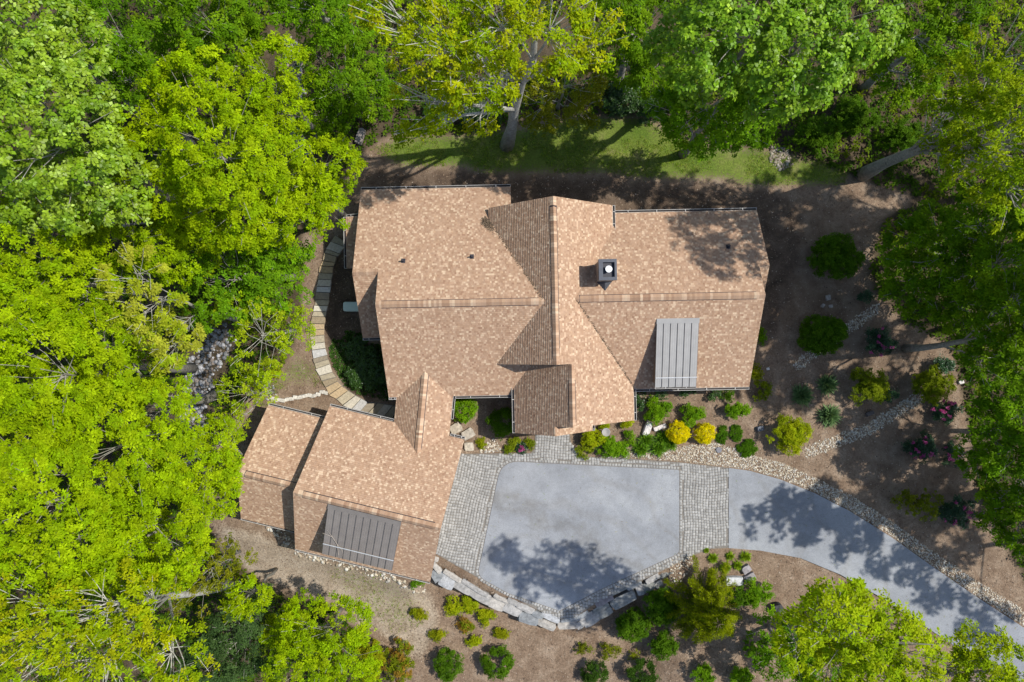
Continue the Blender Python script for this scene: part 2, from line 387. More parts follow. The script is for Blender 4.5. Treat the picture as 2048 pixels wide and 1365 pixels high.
# single cobbles: too small in the photograph to pick apart, one joined part
def cobbles():
    cs = 0.205
    gxs = np.arange(-6.6, 16.4, cs); gys = np.arange(-21.2, -6.2, cs); V = []; F = []; C = []
    n = 0
    X, Y = np.meshgrid(gxs, gys); X = X.ravel(); Y = Y.ravel()
    ca, sa = math.cos(-0.237), math.sin(-0.237)
    sets = []
    # western apron follows the garage, the rest follows the house
    west = lambda x, y: x < -0.9 + 0.26 * (y + 10)
    Xr, Yr = np.meshgrid(np.arange(-14, 14, cs), np.arange(-26, -2, cs)); Xr = Xr.ravel(); Yr = Yr.ravel()
    Xw = Xr * ca - Yr * sa; Yw = Xr * sa + Yr * ca
    sets.append((Xw, Yw, west(Xw, Yw), -0.237)); sets.append((X, Y, ~west(X, Y), 0.0))
    for xs, ys, sel, ang in sets:
        wob = 0.08
        xs = xs + wob * np.sin(ys * 1.7 + 0.6 * np.sin(xs * 0.9)) * 0.6; ys = ys + wob * np.sin(xs * 1.9 + ys * 0.35)
        court_in = inside(xs, ys, COURT)
        dc = dist_poly(xs, ys, COURT + COURT[:1]); do = dist_poly(xs, ys, PAVED + PAVED[:1])
        ok = sel & inside(xs, ys, PAVED) & ~court_in & (dc > 0.27) & (do > 0.08)
        for x, y in zip(xs[ok], ys[ok]): yield x, y, ang + 0.1 * math.sin(x * 1.3 + y), cs
    # soldier course along the asphalt
    L = COURT + COURT[:1]; acc = 0
    for (x1, y1), (x2, y2) in zip(L[:-1], L[1:]):
        d = math.hypot(x2 - x1, y2 - y1); a = math.atan2(y2 - y1, x2 - x1)
        t = acc
        while t < d:
            yield x1 + (x2 - x1) * t / d + math.sin(a) * 0.135, y1 + (y2 - y1) * t / d - math.cos(a) * 0.135, a, 0.2
            t += 0.215
        acc = t - d
V, F, C = [], [], []; n = 0
for x, y, a, cs in cobbles():
    w = cs * random.uniform(0.42, 0.47); h = cs * random.uniform(0.41, 0.47); a += random.gauss(0, 0.05)
    c, s = math.cos(a), math.sin(a); zt = 0.056 + random.uniform(-.006, .010); x += random.gauss(0, .008); y += random.gauss(0, .008)
    g = random.choice((0.25, 0.28, 0.30, 0.32, 0.345)) * random.uniform(0.9, 1.08)
    for k, zz in ((1.0, 0.03), (1.0, zt - 0.012), (0.82, zt)):
        for dx, dy in ((-w, -h), (w, -h), (w, h), (-w, h)):
            V.append((x + (dx * c - dy * s) * k, y + (dx * s + dy * c) * k, zz)); C.append((g * 1.02, g, g * 0.95))
    for r in (0, 4):
        for j in range(4):
            F.append((n + r + j, n + r + (j + 1) % 4, n + r + 4 + (j + 1) % 4, n + r + 4 + j))
    F.append((n + 8, n + 9, n + 10, n + 11)); n += 12
obj('cobbles', mesh_np('cobbles', V, F, C), M['paver'], pav, kind='stuff')

# ------------------------------------------------------------------ stones
ICO_V = []
t_ = (1 + 5 ** 0.5) / 2
for a, b in ((-1, t_), (1, t_), (-1, -t_), (1, -t_)): ICO_V.append((a, b, 0))
for a, b in ((-1, t_), (1, t_), (-1, -t_), (1, -t_)): ICO_V.append((0, a, b))
for a, b in ((t_, -1), (t_, 1), (-t_, -1), (-t_, 1)): ICO_V.append((a, 0, b))
ICO_V = np.array(ICO_V) / math.hypot(1, t_)
ICO_F = np.array([(0, 11, 5), (0, 5, 1), (0, 1, 7), (0, 7, 10), (0, 10, 11), (1, 5, 9), (5, 11, 4), (11, 10, 2), (10, 7, 6), (7, 1, 8),
                  (3, 9, 4), (3, 4, 2), (3, 2, 6), (3, 6, 8), (3, 8, 9), (4, 9, 5), (2, 4, 11), (6, 2, 10), (8, 6, 7), (9, 8, 1)])
def pebbles(name, xs, ys, size, cols, kind='stuff', base=None, label=None):
    n = len(xs); s = size[0] + (size[1] - size[0]) * rng.random(n) ** 1.6
    sc = np.stack([s * rng.uniform(.8, 1.35, n), s * rng.uniform(.7, 1.1, n), s * rng.uniform(.4, .65, n)], -1)
    a = rng.uniform(0, 6.28, n); ca, sa = np.cos(a), np.sin(a)
    v = ICO_V[None] * sc[:, None, :] * rng.uniform(.82, 1.15, (n, 12, 1))
    vx = v[..., 0] * ca[:, None] - v[..., 1] * sa[:, None]; vy = v[..., 0] * sa[:, None] + v[..., 1] * ca[:, None]
    z = ground_h(xs, ys) if base is None else np.full(n, base)
    V = np.stack([vx + xs[:, None], vy + ys[:, None], v[..., 2] + (z + sc[:, 2] * 0.25)[:, None]], -1).reshape(-1, 3)
    F = (ICO_F[None] + (np.arange(n) * 12)[:, None, None]).reshape(-1, 3)
    c = np.array(cols)[rng.integers(0, len(cols), n)] * rng.uniform(.75, 1.15, (n, 1)); c = np.repeat(c, 12, 0)
    return obj(name, mesh_np(name, V, F, c), M['pebble'], kind=kind)
def scatter(poly, dens):
    p = np.array(poly); x0, y0 = p.min(0); x1, y1 = p.max(0); n = int((x1 - x0) * (y1 - y0) * dens)
    xs = rng.uniform(x0, x1, n); ys = rng.uniform(y0, y1, n); k = inside(xs, ys, poly); return xs[k], ys[k]
def band(pts, w, dens):
    p = np.array(pts); x0, y0 = p.min(0) - w; x1, y1 = p.max(0) + w; n = int((x1 - x0) * (y1 - y0) * dens)
    xs = rng.uniform(x0, x1, n); ys = rng.uniform(y0, y1, n)
    k = dist_poly(xs, ys, pts) < w * rng.uniform(.6, 1.1, n) / 2; return xs[k], ys[k]
CREAM = [(.46, .40, .30), (.52, .46, .36), (.38, .31, .22), (.55, .52, .45), (.32, .25, .18), (.43, .40, .35)]
GREYS = [(.22, .22, .228), (.28, .28, .29), (.155, .155, .155), (.37, .37, .385), (.22, .185, .16)]
GRAVEL = px2g([(1172, 916), (1230, 912), (1270, 903), (1330, 905), (1360, 893), (1392, 889), (1430, 886), (1470, 897), (1510, 912), (1560, 924), (1620, 951),
               (1700, 990), (1780, 1041), (1860, 1098), (1950, 1160), (2048, 1220), (2130, 1270), (2130, 1306), (2048, 1254), (1950, 1190), (1860, 1128),
               (1780, 1071), (1700, 1021), (1630, 985), (1560, 957), (1500, 940), (1457, 934), (1360, 923), (1250, 915)])
xs, ys = scatter(GRAVEL, 190); tag(pebbles('gravel_strip', xs, ys, (.03, .078), CREAM), 'cream pebble strip along the north edge of the driveway', 'gravel')
xs, ys = band(px2g([(1618, 903), (1680, 880), (1740, 858), (1790, 825), (1835, 798)]), 0.95, 190)
tag(pebbles('gravel_path', xs, ys, (.03, .078), CREAM), 'pebble drainage path running from the driveway up to the right', 'gravel')
xs, ys = band(px2g([(1596, 730), (1640, 695), (1700, 655), (1750, 618)]), 0.85, 170)
tag(pebbles('gravel_path', xs, ys, (.03, .075), CREAM), 'dim pebble path behind the shrubs right of the house', 'gravel')
xs, ys = scatter(px2g([(978, 880), (992, 878), (1003, 905), (955, 906), (970, 893)]), 150)
tag(pebbles('gravel_patch', xs, ys, (.04, .10), CREAM), 'small pebble patch between the garage and the front entry', 'gravel')
xs, ys = scatter(px2g([(1345, 1110), (1385, 1108), (1392, 1125), (1360, 1165), (1335, 1170)]), 45)
tag(pebbles('gravel_patch', xs, ys, (.04, .10), CREAM), 'loose pebbles at the right end of the boulder wall', 'gravel')
xs, ys = scatter(px2g([(1540, 292), (1575, 298), (1585, 330), (1560, 342), (1538, 325)]), 90)
tag(pebbles('stone_heap', xs, ys, (.06, .15), [(.30, .26, .20), (.24, .20, .15), (.34, .31, .26), (.2, .165, .13)]), 'round heap of pale stones on the lawn behind the house', 'stones')
xs, ys = band(px2g([(575, 90), (590, 130), (596, 200), (590, 260), (604, 310)]), 1.1, 30)
tag(pebbles('creek_stones', xs, ys, (.1, .28), GREYS), 'grey stones of the dry creek at the upper left', 'stones')
xs, ys = band(px2g([(440, 680), (400, 740), (385, 800), (385, 870), (370, 900)]), 2.4, 34)
tag(pebbles('creek_stones', xs, ys, (.06, .22), GREYS), 'grey stones of the dry creek left of the garage', 'stones')
xs, ys = band(px2g([(545, 1055), (600, 1105), (700, 1130), (790, 1160), (840, 1180)]), 0.9, 28)
tag(pebbles('foundation_stones', xs, ys, (.05, .16), CREAM), 'scattered pale stones below the south eave of the garage', 'stones')
xs, ys = scatter(px2g([(525, 755), (545, 765), (555, 800), (535, 805), (520, 780)]), 40)
tag(pebbles('loose_stones', xs, ys, (.05, .14), GREYS + CREAM), 'scatter of white stones where the low stone edging ends', 'stones')

def rock_mesh(name, sx, sy, sz, seed, rough=0.16):
    """an angular block: a cut-up cube, pushed in at the corners"""
    r = random.Random(seed); V = []; n = 3; F = []
    ids = {}
    for i in range(n + 1):
        for j in range(n + 1):
            for k in range(n + 1):
                if 0 < i < n and 0 < j < n and 0 < k < n: continue
                p = Vector((i / n * 2 - 1, j / n * 2 - 1, k / n * 2 - 1))
                q = p * (1 - 0.06 * max(0, sum(abs(c) > .9 for c in p) - 1))
                o = noise.noise_vector(q * 1.1 + Vector((seed * 3.7, seed * 1.3, 0))) * rough * 1.6
                q = q + o + Vector((r.uniform(-1, 1), r.uniform(-1, 1), r.uniform(-1, 1))) * rough * 0.35
                ids[i, j, k] = len(V); V.append((q.x * sx, q.y * sy, q.z * sz))
    for a in range(n):
        for b in range(n):
            for s in (0, n):
                f = [ids[s, a, b], ids[s, a + 1, b], ids[s, a + 1, b + 1], ids[s, a, b + 1]]; F.append(f if s else f[::-1])
                f = [ids[a, s, b], ids[a, s, b + 1], ids[a + 1, s, b + 1], ids[a + 1, s, b]]; F.append(f if s else f[::-1])
                f = [ids[a, b, s], ids[a + 1, b, s], ids[a + 1, b + 1, s], ids[a, b + 1, s]]; F.append(f if s else f[::-1])
    return V, F
def rock(name, loc, sx, sy, sz, rot, col, seed, parent=None, mat='boulder', rough=0.16, tilt=0.08):
    V, F = rock_mesh(name, sx, sy, sz, seed, rough)
    o = obj(name, mesh_py(name, V, F, [col] * len(F)), M[mat], parent, loc)
    r = random.Random(seed + 99); o.rotation_euler = (r.gauss(0, tilt), r.gauss(0, tilt), rot); return o

# boulder retaining wall: (u, v, length px, width px, image angle deg, tier, shade)
BW = [(874, 1150, 24, 22, 60, 0, 2), (895, 1164, 30, 22, 25, 0, 3), (927, 1174, 36, 18, 28, 0, 1), (962, 1194, 46, 17, 28, 0, 1), (994, 1208, 31, 18, 20, 0, 0),
      (1025, 1219, 35, 18, 25, 0, 1), (1058, 1238, 38, 18, 15, 0, 2), (1092, 1249, 38, 14, 22, 0, 0), (873, 1136, 24, 9, 52, 1, 0), (905, 1153, 38, 9, 32, 1, 0),
      (936, 1168, 26, 8, 30, 1, 1), (957, 1182, 42, 8, 31, 1, 1), (1002, 1198, 30, 8, 28, 1, 0), (1026, 1205, 24, 9, 25, 1, 1), (1051, 1217, 36, 11, 25, 1, 1), (1076, 1230, 22, 10, 25, 1, 2),
      (1101, 1235, 38, 11, 24, 1, 3), (1137, 1250, 38, 16, -6, 0, 0), (1159, 1250, 15, 13, -30, 0, 1), (1181, 1237, 36, 22, -30, 0, 1), (1209, 1226, 32, 16, -28, 0, 4),
      (1140, 1239, 36, 9, -8, 1, 2), (1165, 1232, 26, 8, -32, 1, 2), (1202, 1217, 32, 9, -30, 1, 4), (1207, 1200, 38, 15, -26, 1, 5), (1247, 1201, 52, 19, -27, 0, 4), (1236, 1182, 38, 9, -26, 1, 4),
      (1281, 1181, 15, 19, -20, 0, 1), (1298, 1173, 26, 15, -25, 0, 4), (1268, 1171, 30, 9, -28, 1, 2), (1305, 1158, 28, 10, -30, 1, 1), (1331, 1146, 34, 13, -30, 0, 4),
      (1318, 1169, 15, 12, -20, 0, 1), (871, 1119, 12, 9, 20, 1, 0)]
SHADE = [(.37, .345, .31), (.30, .29, .275), (.215, .225, .23), (.33, .335, .34), (.19, .195, .185), (.205, .185, .19)]
rw = thing('retaining_wall', 'dry-laid wall of big grey boulders below the parking court', 'wall', gp(1100, 1245))
for i, (u, v, l, w, a, tier, sh) in enumerate(BW):
    ztop = 0.02 if tier else -0.16; k = (CAM_H - ztop) / FPX; p = at(u, v, ztop)
    hz = 0.30 if tier else 0.62
    rock('stone', p - rw.location - Vector((0, 0, hz * 0.92)), l * k * .56, w * k * .62, hz, math.radians(-a),
         jit(SHADE[sh], .88, 1.1), 10 + i, rw, rough=0.085, tilt=0.04)

# low stone edging left of the garage
se = thing('stone_edging', 'thin row of white stones edging the bed between path and garage', 'edging', gp(600, 793))
for i, (u, v) in enumerate([(545, 797), (555, 800), (565, 801), (575, 799), (584, 798), (593, 795), (602, 794), (611, 792), (620, 791), (628, 792), (637, 789), (645, 784), (652, 786)]):
    p = gp(u, v); rock('stone', p - se.location + Vector((0, 0, .05)), .19 * random.uniform(.8, 1.2), .13, .12, random.uniform(-.3, .3),
                       jit((.50, .47, .41), .85, 1.1), 60 + i, se)

# flagstone path: outer and inner edge of the treads (zoom units), each slab a stone of its own
OUT = [(232, 100), (205, 140), (172, 190), (160, 215), (148, 268), (132, 300), (124, 345), (120, 388), (113, 432), (106, 472), (101, 520), (96, 556), (88, 596), (78, 630), (70, 675), (70, 718),
       (66, 758), (74, 806), (78, 848), (86, 905), (95, 935), (104, 970), (127, 1015), (143, 1048), (166, 1090), (190, 1140), (238, 1168), (280, 1208), (334, 1235), (388, 1252), (440, 1262), (492, 1274), (545, 1286), (600, 1300)]
INN = [(300, 150), (292, 180), (262, 225), (245, 242), (232, 280), (219, 306), (217, 350), (207, 390), (204, 436), (196, 476), (192, 522), (184, 560), (176, 598), (170, 630), (163, 678), (160, 712),
       (159, 748), (162, 796), (166, 836), (178, 880), (184, 905), (196, 935), (212, 990), (236, 1022), (244, 1048), (276, 1078), (314, 1108), (362, 1140), (400, 1160), (444, 1184), (505, 1190), (550, 1196), (603, 1204), (640, 1210)]
FLAGC = [(.36, .31, .22), (.29, .23, .15), (.43, .42, .40), (.40, .30, .18), (.46, .42, .34), (.25, .21, .155)]
path = obj('stone_path', mesh_py('stone_path', [tuple(gp(600 + x / 3.25, 440 + y / 3.25, .004)) for x, y in OUT + INN],
           [(i, i + 1, len(OUT) + i + 1, len(OUT) + i) for i in range(len(OUT) - 1)]), M['grout'], kind='structure')
for i in range(len(OUT) - 1):
    q = [OUT[i], OUT[i + 1], INN[i + 1], INN[i]]; cx = sum(p[0] for p in q) / 4; cy = sum(p[1] for p in q) / 4
    pts = []
    for x, y in q:
        x = cx + (x - cx) * .97 + random.uniform(-2.5, 2.5); y = cy + (y - cy) * .91 + random.uniform(-1, 1)
        pts.append(gp(600 + x / 3.25, 440 + y / 3.25))
    zt = 0.10 + (0.05 if i % 2 else 0.0) + random.uniform(-.01, .02); b = MB()
    c = jit(FLAGC[[0, 1, 0, 5, 0, 3, 2, 4, 3, 4][(i * 7) % 10]], .88, 1.1)
    m_ = sum(pts, Vector()) / 4
    ring = [[Vector((p.x, p.y, 0.0)) for p in pts], [Vector((p.x, p.y, zt - .02)) for p in pts], [m_ + (Vector((p.x, p.y, 0)) - Vector((m_.x, m_.y, 0))) * .96 + Vector((0, 0, zt)) for p in pts]]
    if (pts[1] - pts[0]).cross(pts[2] - pts[0]).z < 0: ring = [r[::-1] for r in ring]
    n = 0
    for r in ring: b.v += [tuple(p) for p in r]
    for r in (0, 4):
        for j in range(4): b.f.append((r + j, r + (j + 1) % 4, r + 4 + (j + 1) % 4, r + 4 + j)); b.c.append(c)
    b.f.append((8, 9, 10, 11)); b.c.append(c)
    b.build('stone', M['flag'], path)

# ------------------------------------------------------------------ the house
class Frame:
    def __init__(s, th): s.c, s.s = math.cos(th), math.sin(th)
    def w(s, x, y, z): return Vector((x * s.c - y * s.s, x * s.s + y * s.c, z))
    def d(s, x, y, z=0): return s.w(x, y, z)
HF, GF, KF = Frame(0.02), Frame(-0.2374), Frame(-0.0953)
house = thing('house', 'large tan-shingled house with wings, garage and stepped gables seen from above', 'house', (0, 0, 0))
PAL = [(0.353, 0.232, 0.153), (0.327, 0.209, 0.136), (0.373, 0.248, 0.167), (0.305, 0.193, 0.125), (0.344, 0.228, 0.154), (0.442, 0.312, 0.215), (0.495, 0.369, 0.256), (0.278, 0.168, 0.109), (0.388, 0.258, 0.167)]
PW = [.20, .16, .14, .12, .12, .13, .07, .03, .03]
def clip_half(poly, axis_, val, keep_less):
    out = []; n = len(poly)
    for i in range(n):
        a, b = poly[i], poly[(i + 1) % n]
        ia = (a[axis_] <= val) if keep_less else (a[axis_] >= val); ib = (b[axis_] <= val) if keep_less else (b[axis_] >= val)
        if ia: out.append(a)
        if ia != ib:
            t = (val - a[axis_]) / (b[axis_] - a[axis_])
            p = [a[0] + t * (b[0] - a[0]), a[1] + t * (b[1] - a[1])]; p[axis_] = val; out.append(tuple(p))
    return out
TH = 0.20
def slope(fr, poly, zf, run_axis, down, tint=1.0):
    """one roof plane: a deck board with its courses of shingles. zf(x,y) is linear; courses lie across run_axis (0 x, 1 y), falling towards down (+1/-1)"""
    poly = ccw(poly)
    b = MB(); b.prism([fr.w(x, y, zf(x, y)) for x, y in poly], [fr.w(x, y, zf(x, y) - TH) for x, y in poly])
    deck = b.build('roof_slope', M['deck'], house)
    g = abs(zf(1, 0) - zf(0, 0)) if run_axis == 0 else abs(zf(0, 1) - zf(0, 0))
    pitch = 0.142 / math.sqrt(1 + g * g)
    xs = [p[run_axis] for p in poly]; ts = [p[1 - run_axis] for p in poly]; s0, s1, t0, t1 = min(xs), max(xs), min(ts), max(ts)
    V, F, C = [], [], []
    k = 0; nrow = int((s1 - s0) / pitch) + 1
    for r in range(nrow):
        lo_, hi_ = s0 + r * pitch, min(s0 + (r + 1) * pitch, s1)
        row = clip_half(clip_half(poly, run_axis, lo_, False), run_axis, hi_, True)
        if len(row) < 3: continue
        low = hi_ if down > 0 else lo_; top = lo_ if down > 0 else hi_
        t = t0 - random.uniform(0, .3); tmax = max(p[1 - run_axis] for p in row)
        tmin = min(p[1 - run_axis] for p in row)
        while t < tmax:
            w = random.choice((.09, .115, .14, .165)); a, c_ = t, t + w; t = c_
            if c_ < tmin: continue
            tab = clip_half(clip_half(row, 1 - run_axis, a, False), 1 - run_axis, c_, True)
            if len(tab) < 3: continue
            col = random.choices(PAL, PW)[0]; j = random.uniform(.92, 1.08) * tint; col = (col[0] * j, col[1] * j, col[2] * j)
            lift = random.uniform(.027, .038); n = len(V); pts = []
            for p in tab:
                q = abs(p[run_axis] - top) / pitch
                V.append(fr.w(p[0], p[1], zf(p[0], p[1]) + .004 + lift * q)); pts.append(p)
            F.append(tuple(range(n, n + len(tab)))); C.append(col)
            m = len(tab)
            for i in range(m):
                p, q = tab[i], tab[(i + 1) % m]
                if abs(p[run_axis] - low) < 1e-6 and abs(q[run_axis] - low) < 1e-6:
                    e = len(V); V.append(fr.w(p[0], p[1], zf(*p) - .002)); V.append(fr.w(q[0], q[1], zf(*q) - .002))
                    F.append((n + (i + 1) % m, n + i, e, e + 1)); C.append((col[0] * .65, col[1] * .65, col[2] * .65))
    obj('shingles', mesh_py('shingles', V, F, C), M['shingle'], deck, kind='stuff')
    return deck
def lin(z0, ax, a0, g):
    """z = z0 - g*|coord - a0| on one side"""
    return lambda x, y: z0 - g * ((x, y)[ax] - a0)
# main house planes (house frame: x along the ridge, y towards the back)
L_rear = slope(HF, [(-10.19, 10.62), (-10.19, 4.635), (-8.54, 4.635), (-8.54, 2.46), (2.45, 2.46), (0.11, 7.9), (0.11, 10.62)], lin(7.1, 1, 2.46, .5025), 1, 1)
L_front = slope(HF, [(-8.54, 2.46), (-8.54, -3.70), (0.75, -3.7), (2.0, -1.5), (2.45, 2.46)], lin(7.1, 1, 2.46, -.652), 1, -1)
lowL = slope(HF, [(-10.21, 4.635), (-10.21, .42), (-8.1, .42), (-8.1, 4.635)], lin(6.0, 1, 4.635, -.652), 1, -1)
C_west = slope(HF, [(2.733, 8.95), (-1.4, 8.95), (-1.4, 7.85), (1.95, 2.46), (-1.0, -1.53), (2.733, -1.53)], lin(7.6, 0, 2.733, -.816), 0, -1)
C_east = slope(HF, [(2.733, 8.95), (6.92, 8.97), (6.92, 7.15), (4.3, 2.6), (8.29, -3.15), (8.29, -5.62), (3.744, -5.58), (3.744, -1.53), (2.733, -1.53)], lin(7.6, 0, 2.733, .816), 0, 1, 1.03)
E_west = slope(HF, [(3.744, -1.45), (3.744, -5.58), (2.69, -5.58), (2.69, -6.22), (.08, -6.28), (.08, -2.95), (1.25, -1.40)], lin(6.775, 0, 3.744, -.914), 0, -1)
porch = slope(HF, [(2.69, -5.45), (5.38, -5.45), (5.38, -6.24), (2.69, -6.22)], lin(5.81, 0, 2.69, .914), 0, 1)
R_rear = slope(HF, [(6.75, 8.56), (16.80, 8.56), (16.87, 4.6), (16.2, 4.6), (16.2, 2.607), (3.95, 2.607), (6.75, 7.5)], lin(6.5, 1, 2.607, .487), 1, 1)
R_front = slope(HF, [(3.95, 2.607), (16.2, 2.607), (16.26, -3.48), (8.05, -3.48)], lin(6.5, 1, 2.607, -.576), 1, -1)
bumpR = slope(HF, [(15.8, 4.6), (16.87, 4.6), (16.85, 0.0), (15.8, 0.0)], lin(5.53, 1, 4.6, -.576), 1, -1)
leanto = slope(HF, [(-11.26, 8.75), (-11.26, 5.22), (-9.6, 5.22), (-9.6, 8.75)], lin(3.05, 0, -11.26, -.3), 0, -1)
G_n = slope(GF, [(-11.13, -7.3), (-11.13, -12.48), (-1.58, -12.48), (-1.58, -7.36)], lin(7.1, 1, -12.48, .79), 1, 1, 1.05)
G_s = slope(GF, [(-11.13, -12.48), (-11.13, -17.42), (-1.58, -17.46), (-1.58, -12.48)], lin(7.1, 1, -12.48, -.825), 1, -1)
S_n = slope(GF, [(-15.36, -8.29), (-15.36, -12.47), (-10.5, -12.47), (-10.5, -8.29)], lin(5.75, 1, -12.47, .73), 1, 1, 1.05)
S_s = slope(GF, [(-15.36, -12.47), (-15.36, -16.35), (-10.5, -16.35), (-10.5, -12.47)], lin(5.75, 1, -12.47, -.786), 1, -1)
K_w = slope(KF, [(-5.61, -0.9), (-7.54, -2.9), (-7.54, -6.4), (-5.61, -9.0)], lin(4.2, 0, -5.61, -.62), 0, -1)
K_e = slope(KF, [(-5.61, -0.9), (-5.61, -9.0), (-3.68, -7.9), (-3.68, -2.9)], lin(4.2, 0, -5.61, .62), 0, 1, 1.03)

def ridge(fr, deck, p, q, z, across, g1, g2, vent=(0, 1), half=.21):
    """cap shingles over a ridge from p to q (plan), with the dark vent strip under them; across = plan unit vector, g1/g2 the falls on its two sides"""
    p = Vector(p); q = Vector(q); d = q - p; L = d.length; u = d / L; a = Vector(across)
    def pt(s, o, dz):
        c = p + u * s + a * o; g = g1 if o > 0 else g2; return fr.w(c.x, c.y, z - g * abs(o) + dz)
    V, F, C = [], [], []; s = 0.0
    while s < L - .05:
        e = min(s + .165, L); col = random.choices(PAL, PW)[0]; j = random.uniform(1.02, 1.16); col = tuple(x * j for x in col)
        raised = vent[0] * L <= s <= vent[1] * L; h0 = .045 if raised else .024
        n = len(V); l = random.uniform(.016, .026)
        V += [pt(s, -half, h0), pt(s, 0, h0 + .012), pt(s, half, h0), pt(e, -half, h0 + l), pt(e, 0, h0 + l + .012), pt(e, half, h0 + l),
              pt(e, -half, h0 - .01), pt(e, 0, h0), pt(e, half, h0 - .01)]
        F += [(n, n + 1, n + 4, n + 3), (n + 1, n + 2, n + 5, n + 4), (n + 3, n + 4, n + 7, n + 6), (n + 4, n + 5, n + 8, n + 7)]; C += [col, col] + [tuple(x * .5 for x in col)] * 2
        s = e
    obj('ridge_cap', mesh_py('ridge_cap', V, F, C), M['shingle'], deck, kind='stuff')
    b = MB(); s0, s1 = vent[0] * L, vent[1] * L; o2 = half + .035
    b.prism([pt(s0, -o2, .040), pt(s1, -o2, .040), pt(s1, 0, .050), pt(s1, o2, .040), pt(s0, o2, .040), pt(s0, 0, .050)],
            [pt(s0, -o2, -.01), pt(s1, -o2, -.01), pt(s1, 0, -.01), pt(s1, o2, -.01), pt(s0, o2, -.01), pt(s0, 0, -.01)])
    b.build('ridge_vent', M['ventstrip'], deck)
ridge(HF, L_rear, (-8.5, 2.46), (2.1, 2.46), 7.1, (0, 1), .5025, .652, (.03, .965))
ridge(HF, R_rear, (4.1, 2.607), (16.2, 2.607), 6.5, (0, 1), .487, .576, (.02, .955))
ridge(HF, C_east, (2.733, 8.9), (2.733, -1.5), 7.6, (1, 0), .816, .816, (.05, .96), .20)
ridge(HF, E_west, (3.744, -1.6), (3.744, -5.5), 6.775, (1, 0), .816, .914, (.25, .93), .20)
ridge(HF, lowL, (-10.15, 4.635), (-8.55, 4.635), 6.0, (0, 1), .5025, .652, (0, 0), .20)
ridge(GF, G_n, (-11.0, -12.48), (-1.65, -12.48), 7.1, (0, 1), .79, .825, (.05, .96), .20)
ridge(GF, S_n, (-15.25, -12.47), (-11.0, -12.47), 5.75, (0, 1), .73, .786, (.10, 1.0), .20)
ridge(KF, K_e, (-5.61, -2.1), (-5.61, -8.2), 4.2, (1, 0), .62, .62, (.05, .93), .22)

def gutter(fr, p, q, zp, zq, out, w=.16):
    """white open gutter from p to q (plan) with its dirt bed and hanger straps"""
    p = Vector(p); q = Vector(q); o = Vector(out); d = (q - p); L = d.length; u = d / L
    def pt(s, off, dz):
        c = p + u * s + o * off; z = zp + (zq - zp) * s / L; return fr.w(c.x, c.y, z + dz)
    b = MB(); t = .022
    for (o0, z0), (o1, z1) in (((.0, -.12), (w, -.10)), ((w - .024, -.10), (w, .02)), ((0.0, -.12), (t, -.05))):
        b.prism([pt(0, o0, z1), pt(L, o0, z1), pt(L, o1, z1), pt(0, o1, z1)], [pt(0, o0, z0), pt(L, o0, z0), pt(L, o1, z0), pt(0, o1, z0)])
    for s in (0, L - t):
        b.prism([pt(s, 0, .0), pt(s + t, 0, .0), pt(s + t, w, .0), pt(s, w, .0)], [pt(s, 0, -.12), pt(s + t, 0, -.12), pt(s + t, w, -.12), pt(s, w, -.12)])
    gt = b.build('gutter', M['gutter'], house)
    b = MB(); b.prism([pt(t, t + .002, -.075), pt(L - t, t + .002, -.075), pt(L - t, w - .026, -.075), pt(t, w - .026, -.075)],
                      [pt(t, t + .002, -.098), pt(L - t, t + .002, -.098), pt(L - t, w - .026, -.098), pt(t, w - .026, -.098)])
    b.build('gutter_bed', M['gutterbed'], gt)
    n = max(2, int(L / 1.9))
    for i in range(n):
        s = L * (i + .5) / n; b = MB()
        b.prism([pt(s, .0, .012), pt(s + .04, .0, .012), pt(s + .04, w, .026), pt(s, w, .026)], [pt(s, .0, .004), pt(s + .04, .0, .004), pt(s + .04, w, .018), pt(s, w, .018)])
        b.build('hanger', M['gutter'], gt)
gutter(HF, (-10.19, 10.63), (0.11, 10.63), 2.99, 2.99, (0, 1))
gutter(HF, (-8.54, -3.71), (-8.02, -3.71), 3.07, 3.07, (0, -1))
gutter(HF, (-3.95, -3.71), (0.05, -3.71), 3.07, 3.07, (0, -1))
gutter(HF, (.07, -3.2), (.07, -6.28), 3.42, 3.42, (-1, 0))
gutter(HF, (5.39, -5.7), (5.39, -6.24), 3.35, 3.35, (1, 0))
gutter(HF, (8.30, -3.4), (8.30, -5.62), 3.06, 3.06, (1, 0))
gutter(HF, (6.93, 8.97), (6.93, 7.35), 4.18, 4.18, (1, 0))
gutter(HF, (7.07, 8.57), (16.80, 8.57), 3.60, 3.60, (0, 1))
gutter(HF, (8.4, -3.49), (16.26, -3.49), 2.99, 2.99, (0, -1))
gutter(HF, (-10.21, .41), (-8.6, .41), 3.25, 3.25, (0, -1))
gutter(HF, (-11.27, 8.75), (-11.27, 5.22), 3.05, 3.05, (-1, 0))
gutter(HF, (-11.2, 8.76), (-10.0, 8.76), 3.07, 3.42, (0, 1))
gutter(GF, (-11.13, -7.29), (-6.4, -7.29), 3.0, 3.0, (0, 1))
gutter(GF, (-2.6, -7.33), (-1.58, -7.33), 3.04, 3.04, (0, 1))
gutter(GF, (-15.36, -8.28), (-11.3, -8.28), 2.7, 2.7, (0, 1))
gutter(GF, (-15.36, -16.36), (-10.8, -16.36), 2.7, 2.7, (0, -1), .10)
gutter(GF, (-11.13, -17.45), (-1.58, -17.47), 3.02, 3.0, (0, -1), .10)
gutter(KF, (-7.55, -3.05), (-7.55, -4.75), 3.0, 3.0, (-1, 0))
gutter(KF, (-3.67, -3.05), (-3.67, -5.75), 3.0, 3.0, (1, 0))

